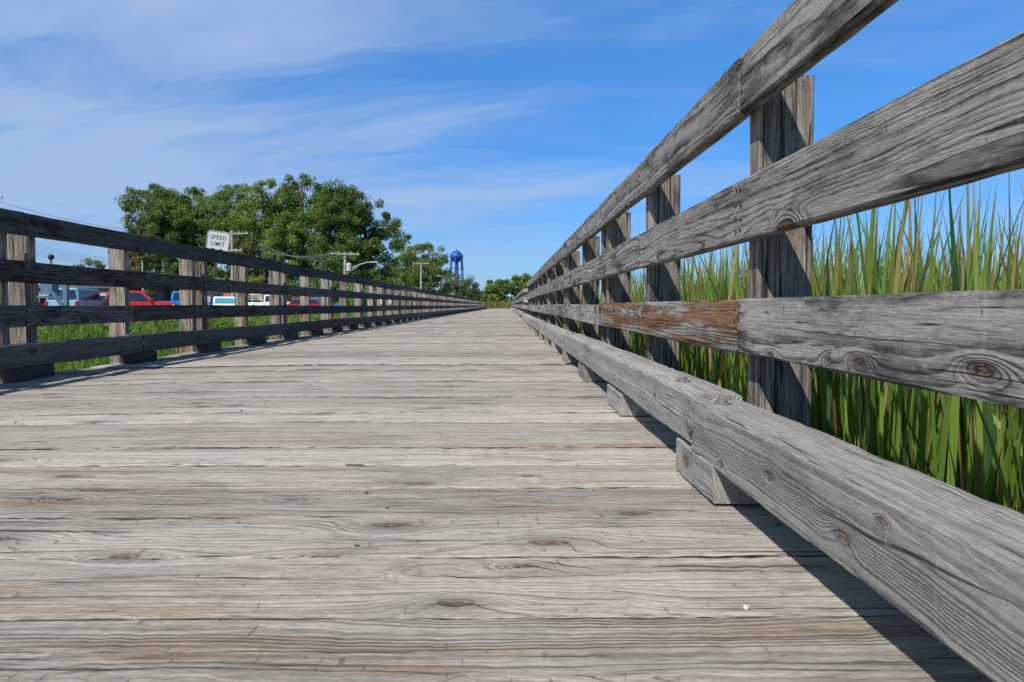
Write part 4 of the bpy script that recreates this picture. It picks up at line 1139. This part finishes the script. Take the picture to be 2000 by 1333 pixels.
for zq in (1.45, 1.7, 1.93):
    for s in (-1, 1): mb.box((-1.92, s * 0.85, zq), (1.6, 0.06, 0.07), M['steelgrey'])
mb.build('ladder_rack', wt)
M['yellow'] = plain('yellow_paint', (0.70, 0.48, 0.03), 0.5)
mb = MB(); mb.box((-1.85, -0.5, 2.02), (1.3, 0.35, 0.12), M['yellow']); lo = mb.build('roof_ladder', wt)
vehicle('parked_car', 'dark red car right of the white pickup', 'car', 612, 66, R(10), darkred, L=4.5, Wd=1.8, belt=0.95, hood=0.95, roof=1.45)
vehicle('parked_car', 'blue car partly behind the dark red car', 'car', 640, 78, R(5), blue, L=4.4, Wd=1.8, belt=1.0, hood=0.95, roof=1.65)
# a dark truck on the far road
xx, yy = ROADX(285) + 1.5, 285
tr = vehicle('distant_truck', 'tiny dark truck driving on the far road', 'truck', 990 + xx / yy * 1333, yy, R(90), M['trim'], L=6, Wd=2.2, belt=1.5, hood=1.5, roof=2.6, bed=1.6, cab=(-0.6, 0), wheel=0.5, z=float(ground_z(xx, yy)) + 0.04, group='vehicles on the far road')
xx, yy = ROADX(300) - 1.8, 300
vehicle('distant_car', 'tiny white car on the far road', 'car', 990 + xx / yy * 1333, yy, R(-90), white, L=4.5, z=float(ground_z(xx, yy)) + 0.04, group='vehicles on the far road')

# ------------------------------------------------------------------ buildings and yard structures
M['mauve'] = plain('brown_siding', (0.26, 0.19, 0.18), 0.85, 0, 0.15, 2)
M['greysiding'] = plain('grey_siding', (0.36, 0.37, 0.38), 0.8, 0, 0.12, 2)
M['roofing'] = plain('roof_shingle', (0.09, 0.085, 0.085), 0.9, 0, 0.25, 6)


def building(label, px0, px1, d, h, wall, depth=9.0, gable=0.8, doors=2):
    x0, x1 = at(px0, 0, d)[0], at(px1, 0, d)[0]
    w_ = x1 - x0
    root = thing('low_building', label, 'building', ((x0 + x1) / 2, d, -0.38), 0, 'low buildings behind the parking lot')
    mb = MB(); mb.box((0, depth / 2, h / 2), (w_, depth, h), wall); mb.build('wall', root)
    mb = MB()
    hw, e = w_ / 2 + 0.4, 0.4
    mb.raw([(-hw, -e, h + 0.01), (hw, -e, h + 0.01), (hw, depth + e, h + 0.01), (-hw, depth + e, h + 0.01), (-hw, depth / 2, h + gable), (hw, depth / 2, h + gable)],
           [(0, 1, 5, 4), (2, 3, 4, 5), (1, 2, 5), (3, 0, 4), (3, 2, 1, 0)], M['roofing']); mb.build('roof', root)
    for i in range(doors):
        xq = -w_ / 2 + w_ * (i + 0.5) / doors
        mb = MB(); mb.box((xq, -0.03, h * 0.52), (1.3, 0.08, 1.1), M['white']); fo = mb.build('window', root)
        mb = MB(); mb.box((xq, -0.075, h * 0.52), (1.12, 0.02, 0.92), M['glass']); mb.build('pane', fo)
    mb = MB(); mb.box((w_ * 0.22, -0.03, 1.03), (0.95, 0.07, 2.05), M['trim']); mb.build('door', root)
    return root


building('low brown walled building behind the pale blue SUV', 60, 300, 84, 2.9, M['mauve'], doors=4)
building('low grey sided building behind the blue pickup and the sign post', 372, 452, 82, 2.35, M['greysiding'], doors=2)

# blue-grey steel frame beside the pale blue SUV
x, y, _ = at(105, 0, 33)
M['slate'] = plain('slate_blue_steel', (0.10, 0.17, 0.235), 0.6, 0.2)
root = thing('steel_frame_shelter', 'slate blue steel frame with a slanting brace left of the pale blue SUV', 'steel frame', (x, y, -0.38))
mb = MB(); mb.box((0.72, 0, 1.25), (0.2, 0.2, 2.5), M['slate']); mb.build('upright', root)
mb = MB(); mb.box((-0.75, 0, 1.25), (0.2, 0.2, 2.5), M['slate']); mb.build('upright', root)
mb = MB(); mb.tube([(-0.05, -0.12, 1.75), (0.62, -0.12, 0.75)], 0.10, M['slate'], 6); mb.build('brace', root)
mb = MB(); mb.box((-0.1, -0.02, 1.2), (1.3, 0.1, 0.1), M['slate']); mb.build('crossbar', root)
mb = MB(); mb.box((-0.08, 0.05, 1.62), (0.55, 0.5, 0.5), M['slate']); mb.build('cabinet', root)
mb = MB(); mb.box((0, 0, 2.53), (2.2, 1.4, 0.08), M['slate']); mb.build('roof_plate', root)

# orange and white board behind the low white car
x, y, z = at(446, 566, 60)
M['orange'] = plain('orange_panel', (0.75, 0.14, 0.03), 0.5)
root = thing('advertising_board', 'white board with an orange top strip behind the white car', 'board', (x, y, -0.36))
mb = MB(); mb.box((0, 0, 1.05), (0.75, 0.05, 1.15), M['white'], taper=1); mb.build('panel', root)
mb = MB(); mb.box((0, -0.03, 1.72), (0.55, 0.06, 0.22), M['orange']); mb.build('top_strip', root)
for s in (-1, 1):
    mb = MB(); mb.box((s * 0.32, 0.05, 0.6), (0.05, 0.05, 1.2), M['steelgrey']); mb.build('leg', root)

# small blue sign beyond the weed bank
x, y, z = at(995, 577, 120)
g0 = float(ground_z(x, y))
root = thing('small_sign', 'small pale blue sign above the weeds at the far end', 'sign', (x, y, g0))
mb = MB(); mb.tube([(0, 0, 0), (0, 0, z - g0)], 0.04, M['steelgrey'], 6); mb.build('post', root)
M['paleblue'] = plain('pale_blue_panel', (0.45, 0.65, 0.75), 0.5)
mb = MB(); mb.box((0, -0.06, z - g0), (0.55, 0.03, 0.3), M['paleblue']); mb.build('panel', root)
